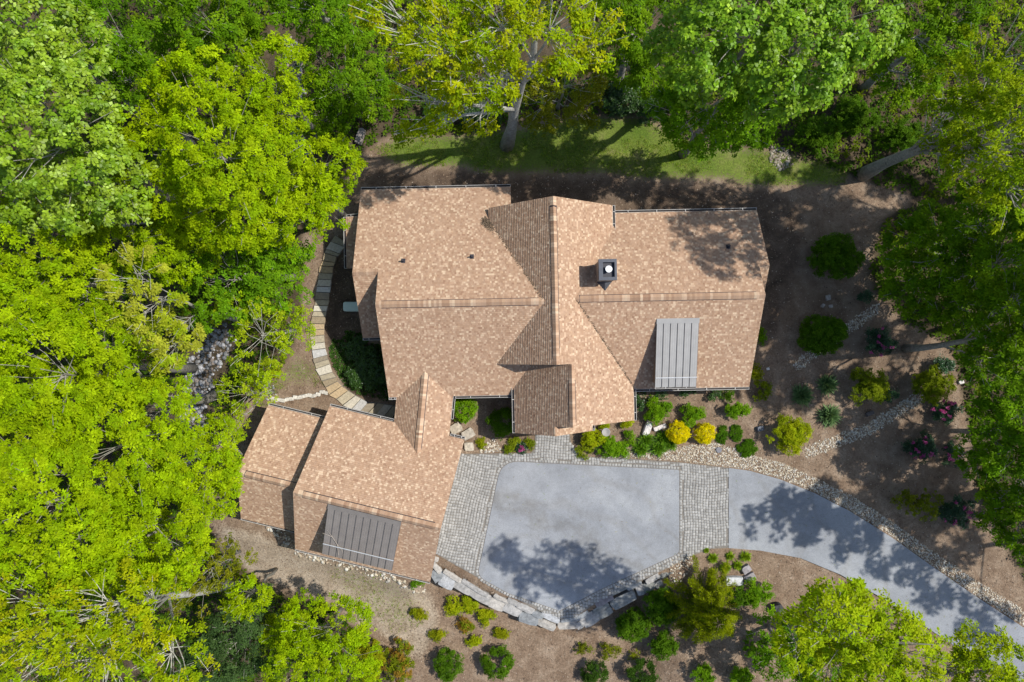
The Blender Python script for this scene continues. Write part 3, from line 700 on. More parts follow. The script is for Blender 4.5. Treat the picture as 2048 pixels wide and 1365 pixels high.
def hall(fr, axis_, a0, a1, prof, mat='siding', zb=-.4):
    """walls of one wing: the cross-section prof [(t, z)...] below the roof, carried from a0 to a1 along axis_"""
    pr = [(prof[0][0], zb)] + prof + [(prof[-1][0], zb)]
    P = (lambda a, t, z: fr.w(a, t, z)) if axis_ == 0 else (lambda a, t, z: fr.w(t, a, z))
    b = MB(); n = len(pr)
    A = [P(a0, t, z) for t, z in pr]; B = [P(a1, t, z) for t, z in pr]
    nA = (A[1] - A[0]).cross(A[2] - A[0]); d = B[0] - A[0]
    b.prism(A, B) if nA.dot(d) < 0 else b.prism(A[::-1], B[::-1])
    return b.build('wall', M[mat], house)
u_ = .24
hall(HF, 0, -8.2, -0.25, [(10.15, 7.1 - .5025 * 7.69 - u_), (2.46, 7.1 - u_), (-3.3, 7.1 - .652 * 5.76 - u_)])
hall(HF, 0, -9.9, -8.25, [(10.15, 6 - .5025 * 5.515 - u_), (4.635, 6 - u_), (.8, 6 - .652 * 3.835 - u_)])
hall(HF, 1, -1.35, 8.65, [(-1.0, 7.6 - .816 * 3.733 - u_), (2.733, 7.6 - u_), (6.5, 7.6 - .816 * 3.767 - u_)])
hall(HF, 1, -5.3, -1.4, [(.5, 6.775 - .914 * 3.244 - u_), (3.744, 6.775 - u_), (7.9, 6.775 - .816 * 4.156 - u_)], 'wallstone')
hall(HF, 0, 4.9, 15.9, [(8.15, 6.5 - .487 * 5.543 - u_), (2.607, 6.5 - u_), (-3.1, 6.5 - .576 * 5.707 - u_)])
hall(HF, 0, 15.95, 16.6, [(8.15, 5.53 - .487 * 3.55 - u_), (4.6, 5.53 - u_), (.4, 5.53 - .576 * 4.2 - u_)])
hall(HF, 0, -11.0, -9.95, [(8.5, 2.5), (5.6, 2.5)])
hall(GF, 0, -10.85, -1.9, [(-7.7, 7.1 - .79 * 4.78 - u_), (-12.48, 7.1 - u_), (-17.05, 7.1 - .825 * 4.57 - u_)], zb=-1.6)
hall(GF, 0, -15.05, -10.9, [(-8.7, 5.75 - .73 * 3.77 - u_), (-12.47, 5.75 - u_), (-15.95, 5.75 - .786 * 3.48 - u_)], zb=-1.8)
hall(KF, 1, -2.6, -7.5, [(-7.15, 4.2 - .62 * 1.54 - u_), (-5.61, 4.2 - u_), (-4.07, 4.2 - .62 * 1.54 - u_)])
# porch piers, garage doors and windows on the walls that a step to the side would show
for x in (.45, 5.0):
    b = MB(); b.box(HF.w(x - .22, -6.15, 0), HF.d(.44, 0), HF.d(0, .44), (0, 0, 3.3)); b.build('porch_pier', M['wallstone'], house)
def panel(fr, name, x, y, z, wx, wy, h, mat, th=.05):
    b = MB(); b.box(fr.w(x, y, z), fr.d(wx, 0) if wx else fr.d(th, 0), fr.d(0, wy) if wy else fr.d(0, th), (0, 0, h)); return b.build(name, M[mat], house)
for y0 in (-11.6, -15.6):
    panel(GF, 'garage_door', -1.895, y0, .06, 0, 2.7, 2.3, 'trim')
panel(HF, 'front_door', 2.2, -5.36, .05, 1.1, 0, 2.2, 'deck')
for x in (9.5, 13.2): panel(HF, 'window', x, -3.16, .9, 1.5, 0, 1.4, 'glass')
for x in (-6.5, -3.0): panel(HF, 'window', x, 10.16, .9, 1.5, 0, 1.4, 'glass')
for x in (9.0, 12.5): panel(HF, 'window', x, 8.16, .9, 1.5, 0, 1.4, 'glass')
for y in (1.2, 5.5): panel(HF, 'window', 16.61, y, .9, 0, 1.4, 1.3, 'glass')

def dormer(fr, x0, x1, ytop, ztop, ybot, zbot, roofz, npan, mat, bar_t):
    """shed dormer with a standing-seam roof: cheeks, front wall, single metal panels with ribs, snow bar"""
    rt = thing_part = None
    b = MB(); i = .12
    zz = lambda y: ztop + (zbot - ztop) * (y - ytop) / (ybot - ytop)
    yb = ybot + .25
    A = [fr.w(x0 + i, ytop, zz(ytop) - .14), fr.w(x0 + i, yb, zz(yb) - .14), fr.w(x0 + i, yb, roofz(yb) - .1), fr.w(x0 + i, ytop, roofz(ytop) - .3)]
    B = [p + fr.d(x1 - x0 - 2 * i, 0) for p in A]
    b.prism(A[::-1], B[::-1]); wall = b.build('dormer', M['siding'], house)
    b = MB(); b.prism([fr.w(x0, ytop, zz(ytop)), fr.w(x0, ybot, zz(ybot)), fr.w(x1, ybot, zz(ybot)), fr.w(x1, ytop, zz(ytop))],
                      [fr.w(x0, ytop, zz(ytop) - .12), fr.w(x0, ybot, zz(ybot) - .12), fr.w(x1, ybot, zz(ybot) - .12), fr.w(x1, ytop, zz(ytop) - .12)])
    b.build('dormer_deck', M['seam'], wall)
    pw = (x1 - x0) / npan; yt = ytop - .28
    def on(x, y, dz): return fr.w(x, y, zz(y) + dz)
    for k in range(npan):
        a, c = x0 + k * pw + .006, x0 + (k + 1) * pw - .028; b = MB(); dz = random.uniform(.010, .014)
        e0, e1 = a + (c - a) * .33, a + (c - a) * .66
        b.prism([on(a, yt, dz), on(a, ybot - .0, dz), on(c, ybot - .0, dz), on(c, yt, dz)], [on(a, yt, .002), on(a, ybot, .002), on(c, ybot, .002), on(c, yt, .002)])
        for e in (e0, e1):
            b.prism([on(e, yt, dz + .006), on(e, ybot, dz + .006), on(e + .03, ybot, dz + .006), on(e + .03, yt, dz + .006)],
                    [on(e - .01, yt, dz - .002), on(e - .01, ybot, dz - .002), on(e + .04, ybot, dz - .002), on(e + .04, yt, dz - .002)])
        b.build('metal_panel', M[mat], wall)
        if k:
            b = MB(); r = x0 + k * pw
            b.prism([on(r - .022, yt, .055), on(r - .022, ybot - .02, .055), on(r + .002, ybot - .02, .055), on(r + .002, yt, .055)],
                    [on(r - .022, yt, 0), on(r - .022, ybot - .02, 0), on(r + .002, ybot - .02, 0), on(r + .002, yt, 0)])
            b.build('standing_seam', M['seam'], wall)
    b = MB(); b.prism([on(x0 - .02, ytop + .04, .055), on(x0 - .02, yt - .02, .03), on(x1 + .02, yt - .02, .03), on(x1 + .02, ytop + .04, .055)],
                      [on(x0 - .02, ytop + .04, -.06), on(x0 - .02, yt - .02, -.01), on(x1 + .02, yt - .02, -.01), on(x1 + .02, ytop + .04, -.06)])
    b.build('top_flashing', M[mat], wall)
    yb2 = ytop + (ybot - ytop) * bar_t; b = MB()
    b.prism([on(x0, yb2 + .03, .12), on(x0, yb2 - .03, .12), on(x1, yb2 - .03, .12), on(x1, yb2 + .03, .12)], [on(x0, yb2 + .03, .06), on(x0, yb2 - .03, .06), on(x1, yb2 - .03, .06), on(x1, yb2 + .03, .06)])
    b.build('snow_bar', M['bar'], wall)
    return wall
dormer(HF, 9.43, 12.17, 1.22, 5.72, -3.26, 4.68, lambda y: 6.5 - .576 * (2.607 - y), 6, 'metal', .86)
dormer(GF, -8.84, -4.12, -12.76, 6.90, -16.5, 5.2, lambda y: 7.1 - .825 * (-12.48 - y), 10, 'metal2', .78)
gutter(HF, (9.43, -3.27), (12.17, -3.27), 4.66, 4.66, (0, -1), .11)

# chimney with metal cap, flue and cricket
cx, cy, ct = 6.02, 4.30, 7.75
b = MB(); b.box(HF.w(cx - .50, cy - .60, 4.8), HF.d(1.0, 0), HF.d(0, 1.2), (0, 0, ct - 4.8 - .28)); ch = b.build('chimney', M['wallstone'], house)
b = MB()
for (x, y, wx, wy) in ((-.56, -.66, 1.12, .2), (-.56, .46, 1.12, .2), (-.56, -.46, .26, .92), (.42, -.46, .14, .92)):
    b.box(HF.w(cx + x, cy + y, ct - .30), HF.d(wx, 0), HF.d(0, wy), (0, 0, .30))
b.build('chimney_cap', M['darkmetal'], ch)
b = MB(); b.box(HF.w(cx - .3, cy - .46, ct - .28), HF.d(.72, 0), HF.d(0, .92), (0, 0, .06)); b.build('cap_floor', M['pipe'], ch)
b = MB(); b.tube([HF.w(cx + .04, cy + .02, ct - .25), HF.w(cx + .04, cy + .02, ct + .12)], [.15, .15], 14); fl = b.build('flue', M['darkmetal'], ch)
b = MB(); b.tube([HF.w(cx + .04, cy + .02, ct + .12), HF.w(cx + .04, cy + .02, ct + .16), HF.w(cx + .04, cy + .02, ct + .18)], [.21, .21, .05], 18); b.build('flue_lid', M['white'], fl)
rz = lambda y: 6.5 - .487 * (y - 2.607)
y0 = cy - .60; b = MB()
top = HF.w(cx, y0, rz(y0) + .42); tip = HF.w(cx, y0 - .62, rz(y0 - .62) + .02); lft = HF.w(cx - .52, y0, rz(y0) + .0); rgt = HF.w(cx + .52, y0, rz(y0) + .0)
b.poly([top, lft, tip]); b.poly([top, tip, rgt]); b.poly([lft, top, rgt]); b.poly([lft, rgt, tip]); b.build('chimney_cricket', M['darkmetal'], ch)
# vent pipes through the rear slopes
for X, Y, zf in ((-6.95, 5.35, lambda y: 7.1 - .5025 * (y - 2.46)), (-2.5, 5.55, lambda y: 7.1 - .5025 * (y - 2.46)), (14.4, 5.95, lambda y: 6.5 - .487 * (y - 2.607))):
    z = zf(Y); b = MB(); b.tube([HF.w(X, Y, z - .1), HF.w(X, Y, z + .42)], [.055, .055], 10, cap=True); vp = b.build('vent_pipe', M['pipe'], house)
    b = MB(); b.prism([HF.w(X - .13, Y - .15, zf(Y - .15) + .05), HF.w(X + .13, Y - .15, zf(Y - .15) + .05), HF.w(X + .13, Y + .15, zf(Y + .15) + .05), HF.w(X - .13, Y + .15, zf(Y + .15) + .05)],
                      [HF.w(X - .13, Y - .15, zf(Y - .15)), HF.w(X + .13, Y - .15, zf(Y - .15)), HF.w(X + .13, Y + .15, zf(Y + .15)), HF.w(X - .13, Y + .15, zf(Y + .15))])
    b.tube([HF.w(X, Y, z), HF.w(X, Y, z + .16)], [.12, .07], 10); b.build('pipe_boot', M['pipe'], vp)

# ------------------------------------------------------------------ foliage
def unit(v): return v / np.maximum(np.linalg.norm(v, axis=-1, keepdims=True), 1e-9)
def leaves(cen, nrm, nl, L, W, lift, droop, cols):
    """tufts of nl pointed leaves round each centre; returns verts, quads, colours"""
    n = len(cen); nrm = unit(nrm)
    ref = unit(rng.normal(size=(n, 3))); t1 = unit(np.cross(nrm, ref)); t2 = np.cross(nrm, t1)
    ang = (np.arange(nl) * 2 * math.pi / nl)[None] + rng.uniform(0, 6.28, (n, 1)) + rng.normal(0, .35, (n, nl))
    d = unit(np.cos(ang)[..., None] * t1[:, None] + np.sin(ang)[..., None] * t2[:, None] + (lift + rng.normal(0, .28, (n, nl)))[..., None] * nrm[:, None])
    side = unit(np.cross(d, nrm[:, None] + rng.normal(0, .35, (n, nl, 3))))
    l = L * rng.uniform(.65, 1.25, (n, nl, 1)); w = W * rng.uniform(.75, 1.2, (n, nl, 1)) * .5
    c0 = cen[:, None] + d * (l * .10)
    up = np.array([0, 0, 1.0])
    m = c0 + d * l * .52 + nrm[:, None] * l * .05
    a = m + side * w; b = m - side * w; e = c0 + d * l - up * (l * droop)
    V = np.stack([c0, a, e, b], 2).reshape(-1, 3)
    F = np.arange(n * nl * 4).reshape(-1, 4)
    C = np.repeat(cols[:, None] * rng.uniform(.78, 1.22, (n, nl, 1)), 4, 1).reshape(-1, 3)
    return V, F, C
def clump_crown(lobes, K):
    """lobes [(centre xyz, rx, ry, rz)] -> tufts on many small clumps over each lobe; returns mesh arrays and the clump centres"""
    cen, nrm, col, subs = [], [], [], []
    base = np.array(K['cols'])
    for c, rx, ry, rz in lobes:
        c = np.array(c, float); R = (rx * ry) ** .5
        ns = max(6, int(K['sub'] * R * R / (K['sr'] ** 2)))
        d = unit(rng.normal(size=(ns * 2, 3))); d[:6, 2] = np.abs(d[:6, 2]); d = d[d[:, 2] > -.30][:ns]; ns = len(d)
        ph = rng.uniform(0, 6.28, 3)
        lump = 1 + K.get('lump', 1) * (.10 * np.sin(d[:, 0] * 3.1 + ph[0]) + .10 * np.sin(d[:, 1] * 3.7 + ph[1]) + .08 * np.sin(d[:, 2] * 4 + d[:, 0] * 5 + ph[2]))
        rad = rng.uniform(.62, 1.0, ns) ** .6 * lump
        sc = c + d * rad[:, None] * np.array([rx, ry, rz])
        keep = rng.random(ns) > K['gap']; keep[:4] = True; sc = sc[keep]; d = d[keep]; ns = len(sc)
        subs.append((c, sc))
        nt_ = K['tufts']; rs = K['sr'] * rng.uniform(.65, 1.25, (ns, 1, 1))
        o = unit(rng.normal(size=(ns, nt_, 3))); o[..., 2] = np.abs(o[..., 2]) * 1.0 - .22; rr = rng.random((ns, nt_, 1)) ** .45
        p = sc[:, None] + o * rr * rs * np.array([1.15, 1.15, .62])
        nn = o * .75 + d[:, None] * .5 + np.array([0, 0, 1.25]) + rng.normal(0, .22, o.shape)
        cc = base[rng.integers(0, len(base), ns)] * rng.uniform(.84, 1.14, (ns, 1))
        cc = np.repeat(cc[:, None], nt_, 1) * rng.uniform(.82, 1.18, (ns, nt_, 1))
        hl = rng.random((ns, nt_, 1)) < K.get('hl', 0)  # random paler tufts: highlights of glossy leaves put into the leaf colour
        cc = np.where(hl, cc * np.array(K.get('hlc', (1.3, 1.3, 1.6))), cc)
        cen.append(p.reshape(-1, 3)); nrm.append(nn.reshape(-1, 3)); col.append(cc.reshape(-1, 3))
    cen = np.concatenate(cen); nrm = np.concatenate(nrm); col = np.concatenate(col)
    V, F, C = leaves(cen, nrm, K['nl'], K['L'], K['W'], K['lift'], K['droop'], col)
    return V, F, C, subs
def kind(cols, L=.34, W=.14, nl=7, sub=1.5, sr=.43, tufts=9, gap=.08, lift=.14, droop=.2, mat='leaf', bark=(.27, .25, .23), **k):
    return dict(cols=cols, L=L, W=W, nl=nl, sub=sub, sr=sr, tufts=tufts, gap=gap, lift=lift, droop=droop, mat=mat, bark=bark, **k)
KIND = {
    'far': kind([(.130, .262, .005), (.158, .295, .006), (.104, .222, .005)], L=.42, W=.22, nl=6, sub=1.5, sr=.6, tufts=8),
    'lime': kind([(0.3, 0.44, 0.003), (0.34, 0.465, 0.004), (0.25, 0.395, 0.003)], sub=2.5, tufts=13, bark=(.24, .22, .20), L=.18, W=.088),
    'limeR': kind([(0.315, 0.43, 0.005), (0.355, 0.45, 0.006), (0.27, 0.4, 0.005)], L=0.2, W=0.105, nl=6, sub=2.5, tufts=9, gap=.14),
    'green': kind([(0.145, 0.3, 0.006), (0.175, 0.335, 0.007), (0.115, 0.255, 0.006)], sub=2.5, tufts=9, L=.20, W=0.1),
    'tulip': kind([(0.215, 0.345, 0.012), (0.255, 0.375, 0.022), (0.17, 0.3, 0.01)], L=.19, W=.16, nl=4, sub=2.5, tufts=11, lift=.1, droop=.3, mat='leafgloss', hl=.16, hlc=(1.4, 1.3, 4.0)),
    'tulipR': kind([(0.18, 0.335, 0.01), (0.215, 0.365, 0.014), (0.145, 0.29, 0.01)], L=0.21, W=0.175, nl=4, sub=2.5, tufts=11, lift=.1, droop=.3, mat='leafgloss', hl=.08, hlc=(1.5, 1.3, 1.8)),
    'yellow': kind([(0.335, 0.425, 0.004), (0.295, 0.405, 0.004), (0.385, 0.43, 0.005), (0.25, 0.38, 0.004)], L=0.2, W=0.095, nl=6, sub=2.1, tufts=9, gap=.22, bark=(.40, .38, .36)),
    'pale': kind([(0.36, 0.43, 0.018), (0.31, 0.42, 0.012), (0.4, 0.44, 0.035)], L=0.2, W=0.1, nl=6, sub=1.8, tufts=14, gap=.28, bark=(.36, .34, .32)),
    'fine': kind([(0.32, 0.44, 0.008), (0.36, 0.46, 0.01), (0.275, 0.41, 0.006)], L=0.16, W=0.09, nl=6, sub=2.2, sr=.5, tufts=10, gap=.22, bark=(.36, .34, .32)),
    'olive': kind([(.200, .225, .010), (.170, .205, .008), (.235, .250, .010)], L=0.17, W=0.085, nl=6, sub=2.0, tufts=11, gap=.20, bark=(.3, .28, .26)),
    'oliveR': kind([(0.255, 0.375, 0.005), (0.215, 0.345, 0.005), (0.3, 0.395, 0.006)], L=0.18, W=0.09, nl=6, sub=2.3, tufts=9, gap=.14, bark=(.3, .28, .26)),
    'dark': kind([(.045, .105, .008), (.056, .122, .010), (.036, .086, .008)], L=.24, W=.13, nl=6, sub=2.2, tufts=10, mat='leafgloss'),
    'mid': kind([(0.13, 0.262, 0.005), (0.158, 0.295, 0.006), (0.104, 0.222, 0.005), (0.185, 0.315, 0.007)], L=0.21, W=0.11, nl=6, sub=2.5, tufts=10),
    'blue': kind([(.065, .125, .034), (.080, .145, .038), (.056, .11, .03)], L=0.2, W=0.085, nl=7, sub=2.2, tufts=11),
}
def cam_r(r, z): return r * (CAM_H - z) / FPX
NTRI = [0]
def tree(name, label, lobes_px, k, base=None, trunk=.28, cat='tree', group=None, tip=None, showlimbs=1.0):
    """lobes_px [(u, v, z, r px)]: where the crown's masses stand"""
    K = KIND[k]; lobes = []
    for u, v, z, r in lobes_px:
        R = cam_r(r, z); lobes.append((tuple(at(u, v, z)), R, R, min(R * .8, max(z * .45, .8))))
    cm = np.mean([l[0] for l in lobes], 0)
    if base is None:
        bx, by = cm[0], cm[1]; b0 = Vector((bx, by, float(ground_h(bx, by))))
    else: b0 = gp(*base)
    root = thing(name, label, cat, b0, group)
    V, F, C, subs = clump_crown(lobes, K)
    crown = obj('crown', mesh_np('crown', V - np.array(b0), F, C), M[K['mat']], root); NTRI[0] += len(F) * 2
    top = Vector(max((l[0] for l in lobes), key=lambda p: p[2])); tp = Vector((cm[0] * .5 + top.x * .5, cm[1] * .5 + top.y * .5, top.z * .97))
    if tip: tp = at(*tip)
    H = tp.z - b0.z; mb = MB(); r0 = random.Random(int(abs(b0.x * 97 + b0.y * 31)))
    path_ = []
    for i in range(7):
        t = i / 6; p = b0.lerp(tp, t) + Vector((r0.gauss(0, .05), r0.gauss(0, .05), 0)) * H * .22 * math.sin(t * math.pi)
        path_.append(p)
    path_[0].z -= .3
    rad = [trunk * (1.35 if i == 0 else 1) * (1 - .78 * i / 6) for i in range(7)]
    mb.tube(path_, rad, 9, K['bark']); 
    tr = mb.build('trunk', M['bark'], root, smooth=True, origin=b0)
    mb = MB()
    for c, sc in subs:
        c = Vector(c); i = min(5, max(2, int(6 * max(.3, min(.8, (c.z - 2.2 - b0.z) / H * .8))))); s = path_[i]
        m1 = s.lerp(c, .45) + Vector((r0.gauss(0, .25), r0.gauss(0, .25), r0.gauss(.3, .2))); rr = rad[i] * .42
        e = c + Vector((0, 0, -.15)); mb.tube([s, m1, e], [rr, rr * .72, rr * .42], 6, K['bark'])
        n = int(min(len(sc), 10 + 5 * showlimbs) * (1.0 if showlimbs else .5))
        for j in r0.sample(range(len(sc)), n):
            q = Vector(sc[j]); st = m1.lerp(e, r0.random()); mm = st.lerp(q, .5) + Vector((r0.gauss(0, .18), r0.gauss(0, .18), r0.gauss(.12, .1)))
            q2 = q + (q - st).normalized() * .25 + Vector((0, 0, .25 * showlimbs))
            mb.tube([st, mm, q2], [rr * .36, rr * .26, .012], 4, tuple(c * 1.35 for c in K['bark']), cap=False)
    mb.build('branches', M['bark'], tr, origin=b0)
    return root

T = tree
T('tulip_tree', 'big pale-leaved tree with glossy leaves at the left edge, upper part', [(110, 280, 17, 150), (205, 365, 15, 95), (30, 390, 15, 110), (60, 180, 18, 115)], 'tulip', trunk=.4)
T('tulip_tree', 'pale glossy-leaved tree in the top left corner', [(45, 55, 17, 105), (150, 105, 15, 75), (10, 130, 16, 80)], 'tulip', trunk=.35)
T('maple_tree', 'large lime-green maple left of the house, several rounded masses', [(390, 185, 13, 95), (430, 300, 15, 118), (325, 325, 13, 95), (480, 415, 12, 105), (540, 330, 12, 80)], 'lime', trunk=.35)
T('maple_tree', 'lime-green maple with rounded crown beside the upper dry creek', [(545, 150, 12, 72), (560, 225, 11, 66)], 'lime')
T('maple_tree', 'lime-green maple almost touching the upper left corner of the roof', [(642, 330, 10, 68), (648, 405, 9, 52), (585, 440, 9, 60), (612, 380, 10, 60)], 'lime')
T('broadleaf_tree', 'darker green tree at the top, left of the pale tree crowns', [(235, 60, 11, 105), (300, 135, 9, 85), (190, 150, 7, 55)], 'green')
T('broadleaf_tree', 'olive-green tree at the top edge above the large lime maple', [(420, 40, 12, 95), (500, 25, 11, 70), (400, 110, 9, 50)], 'mid')
T('broadleaf_tree', 'dark green tree at the top edge beside the bare trunk', [(645, 25, 12, 66), (590, 10, 11, 45), (700, 40, 9, 45)], 'green', base=(655, 50))
T('broadleaf_tree', 'low round dark green tree between creek and yellow oak', [(690, 150, 5, 88), (655, 230, 4, 56), (740, 190, 4, 50)], 'mid')
T('maple_tree', 'bright lime maple at the left edge, just below the pale tree', [(75, 520, 14, 115), (40, 630, 14, 105), (155, 590, 12, 78)], 'lime')
T('maple_tree', 'bright lime maple halfway down the left edge', [(120, 750, 15, 130), (205, 690, 13, 78), (55, 840, 14, 105)], 'lime', trunk=.34)
T('maple_tree', 'lime maple below the large maple, around the leaning grey trunk', [(265, 470, 10, 100), (180, 440, 9, 55), (340, 500, 9, 75), (400, 450, 9, 55)], 'lime', base=(215, 445))
T('birch_tree', 'thin pale-yellow tree with bare grey twigs among the lime maples', [(265, 545, 13, 58), (285, 625, 13, 72), (340, 695, 12, 48), (362, 652, 11, 42)], 'pale', trunk=.2, showlimbs=2)
T('broadleaf_tree', 'mid-green tree in shade between the pale-yellow tree and the path', [(455, 560, 7, 100), (545, 560, 6, 72), (565, 490, 7, 60)], 'green')
T('birch_tree', 'fine-leaved yellow-green tree left of the flagstone path', [(520, 685, 7, 70), (590, 660, 6, 45), (462, 628, 7, 40)], 'fine', trunk=.16, showlimbs=1.5)
T('birch_tree', 'fine-leaved yellow-green tree just above the small garage wing', [(492, 785, 5, 50), (455, 848, 5, 40), (530, 755, 5, 38)], 'fine', trunk=.14, showlimbs=1.5)
T('maple_tree', 'big lime maple left of the dry creek and garage', [(240, 890, 13, 130), (322, 828, 11, 75), (180, 815, 13, 85), (275, 750, 9, 48)], 'lime', trunk=.34)
T('maple_tree', 'lime maple overhanging the ridge end of the small garage wing', [(395, 940, 10, 76), (440, 890, 8, 46), (425, 995, 8, 45), (455, 965, 8, 34)], 'lime')
T('maple_tree', 'large lime maple low on the left edge', [(90, 1010, 15, 140), (30, 920, 14, 95), (155, 1085, 14, 100)], 'lime', trunk=.36)
T('maple_tree', 'lime maple below left of the small garage wing', [(300, 1050, 12, 115), (360, 1100, 10, 68), (230, 1120, 11, 70)], 'lime')
T('oak_tree', 'yellow oak in the bottom left corner with long pale leaning trunk', [(200, 1205, 15, 90), (75, 1220, 16, 100), (300, 1185, 13, 55), (60, 1320, 16, 110), (205, 1335, 15, 100), (340, 1310, 13, 72), (260, 1260, 14, 60)], 'yellow', base=(470, 1165), trunk=.34, showlimbs=2)
T('small_tree', 'thin olive sapling beside the leaning trunk at lower left', [(420, 1140, 5, 48), (465, 1115, 4, 40), (380, 1190, 4, 50)], 'olive', trunk=.12)
T('small_tree', 'small bright-green maple at the edge of the lower left clearing', [(500, 1190, 6, 40), (470, 1215, 5, 28)], 'lime', trunk=.12)
T('maple_tree', 'broad bright-lime bushy tree at the bottom, left of the shrub rows', [(655, 1265, 6, 78), (600, 1330, 6, 68), (700, 1325, 5, 58), (575, 1260, 4, 50)], 'lime', trunk=.18)
T('evergreen_tree', 'dark bluish tree in the shade at the bottom left', [(485, 1275, 4, 66), (430, 1330, 4, 60), (520, 1220, 3, 40)], 'blue', trunk=.16)
T('oak_tree', 'tall yellow-leaved oak behind the house with bare winding limbs', [(790, 55, 17, 78), (880, 95, 17, 88), (850, 205, 13, 66), (955, 150, 16, 85), (1000, 50, 18, 95), (1100, 55, 18, 95), (1185, 85, 17, 58), (940, 20, 17, 70), (830, 270, 11, 38), (960, 215, 12, 45)], 'yellow', base=(1013, 292), tip=(1095, -20, 18), trunk=.42, showlimbs=2)
T('small_tree', 'dull olive small tree right of the yellow oak trunk', [(1130, 170, 7, 76), (1085, 215, 4, 52), (1170, 215, 4, 42)], 'olive', base=(1115, 215), trunk=.14, showlimbs=1.5)
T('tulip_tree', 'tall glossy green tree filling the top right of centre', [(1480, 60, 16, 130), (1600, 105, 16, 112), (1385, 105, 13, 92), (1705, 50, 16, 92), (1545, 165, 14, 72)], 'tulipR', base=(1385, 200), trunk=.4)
T('broadleaf_tree', 'green tree overhanging the back lawn, right of centre', [(1420, 210, 10, 92), (1355, 235, 8, 60), (1495, 240, 8, 62), (1450, 265, 6, 40)], 'green')
T('broadleaf_tree', 'dark green tree at the top between oak and glossy tree', [(1290, 55, 8, 70), (1255, 140, 6, 52), (1310, 150, 5, 50), (1240, 10, 9, 45)], 'mid')
T('oak_tree', 'olive-yellow oak at the upper right with leaning grey trunk', [(1950, 195, 15, 95), (2025, 280, 18, 105), (1940, 335, 14, 62), (2010, 110, 17, 92), (2040, 400, 16, 78), (1890, 240, 12, 55), (1905, 300, 10, 48), (1975, 260, 14, 60), (2125, 195, 20, 75), (2130, 310, 20, 72)], 'oliveR', base=(1725, 350), trunk=.42, showlimbs=1.5)
T('broadleaf_tree', 'shaded green tree at the top, left of the leaning oak', [(1860, 60, 9, 82), (1815, 145, 6, 66), (1930, 20, 10, 60)], 'mid')
T('broadleaf_tree', 'wide dark green tree on the right edge, mid height', [(1880, 500, 6, 92), (1965, 445, 9, 84), (1835, 570, 4, 64), (1965, 560, 8, 88), (1925, 630, 5, 56), (2035, 520, 11, 84), (1820, 480, 3.5, 55)], 'mid', base=(1890, 560), trunk=.34)
T('broadleaf_tree', 'green tree with grey trunk slanting over the right flower bed', [(1990, 655, 10, 60), (2045, 720, 12, 75), (1965, 725, 8, 48), (2040, 600, 12, 60), (2090, 660, 14, 80)], 'mid', base=(1812, 697), trunk=.26)
T('broadleaf_tree', 'brighter green tree on the right edge beside pink rhododendrons', [(1975, 850, 6, 60), (1955, 920, 4, 42), (2020, 900, 7, 62), (2005, 795, 6, 48), (2050, 830, 8, 60)], 'green', base=(1970, 865), trunk=.22)
T('broadleaf_tree', 'green tree hanging over the right edge above the driveway', [(2010, 1000, 5, 55), (1985, 1050, 4, 32), (2040, 1060, 5, 48), (2045, 955, 6, 60)], 'mid', base=(2000, 1010), trunk=.22)
T('birch_tree', 'tall lime-yellow tree below the driveway curve', [(1690, 1245, 17, 84), (1628, 1235, 19, 52), (1660, 1215, 20, 50), (1765, 1285, 17, 80), (1660, 1330, 15, 74), (1590, 1285, 17, 50), (1825, 1325, 16, 58), (1725, 1215, 16, 45), (1790, 1245, 16, 40), (1740, 1345, 15, 60)], 'limeR', trunk=.28, showlimbs=1.5, base=(1640, 1270))
T('broadleaf_tree', 'low green tree under the left side of the tall lime-yellow tree', [(1570, 1330, 5, 60), (1640, 1350, 5, 60), (1540, 1265, 3.5, 42), (1600, 1290, 4, 45)], 'green', trunk=.14)
T('birch_tree', 'lime-yellow tree in the bottom right corner over the driveway', [(1955, 1285, 8, 52), (1890, 1335, 8, 58), (2010, 1345, 9, 66), (1960, 1350, 7, 50)], 'limeR', trunk=.18, showlimbs=1.5, base=(1905, 1350))
# tall trees just right of the picture: their shadows lie on the driveway and flower bed
T('broadleaf_tree', 'tall tree just off the right side, shading the driveway', [(2385, 1084, 18, 66), (2490, 1085, 18, 90), (2575, 1100, 18, 105), (2650, 1030, 18, 110), (2700, 1120, 18, 95)], 'far', trunk=.36, base=(1990, 985))
T('broadleaf_tree', 'tall tree off the lower right, shading the driveway end', [(2785, 1195, 18, 100), (2935, 1285, 18, 85), (2860, 1230, 18, 80), (3060, 1420, 18, 80), (2960, 1150, 18, 95)], 'far', trunk=.36)
T('broadleaf_tree', 'tall tree just off the right side, shading the flower bed', [(2710, 560, 18, 115), (2810, 480, 18, 110), (2560, 490, 17, 85), (2710, 890, 18, 100)], 'far', trunk=.36, base=(2060, 600))
T('broadleaf_tree', 'tall tree farther off the right side, shading the rhododendrons', [(2880, 930, 18, 125), (2850, 810, 18, 110), (2950, 1030, 18, 110)], 'far', trunk=.36)
T('broadleaf_tree', 'tall tree off the right side, shading the ground beside the house', [(2560, 420, 19, 130), (2620, 530, 20, 140), (2480, 470, 17, 90), (2700, 640, 21, 110)], 'far', trunk=.36)
T('broadleaf_tree', 'tall tree off the upper right, shading the back corner', [(2520, 300, 20, 120), (2600, 220, 21, 130), (2560, 110, 19, 140), (2720, 70, 19, 140), (2760, 210, 20, 130), (2450, 160, 18, 100), (2650, 150, 18, 90), (2830, 120, 18, 120)], 'far', trunk=.36)

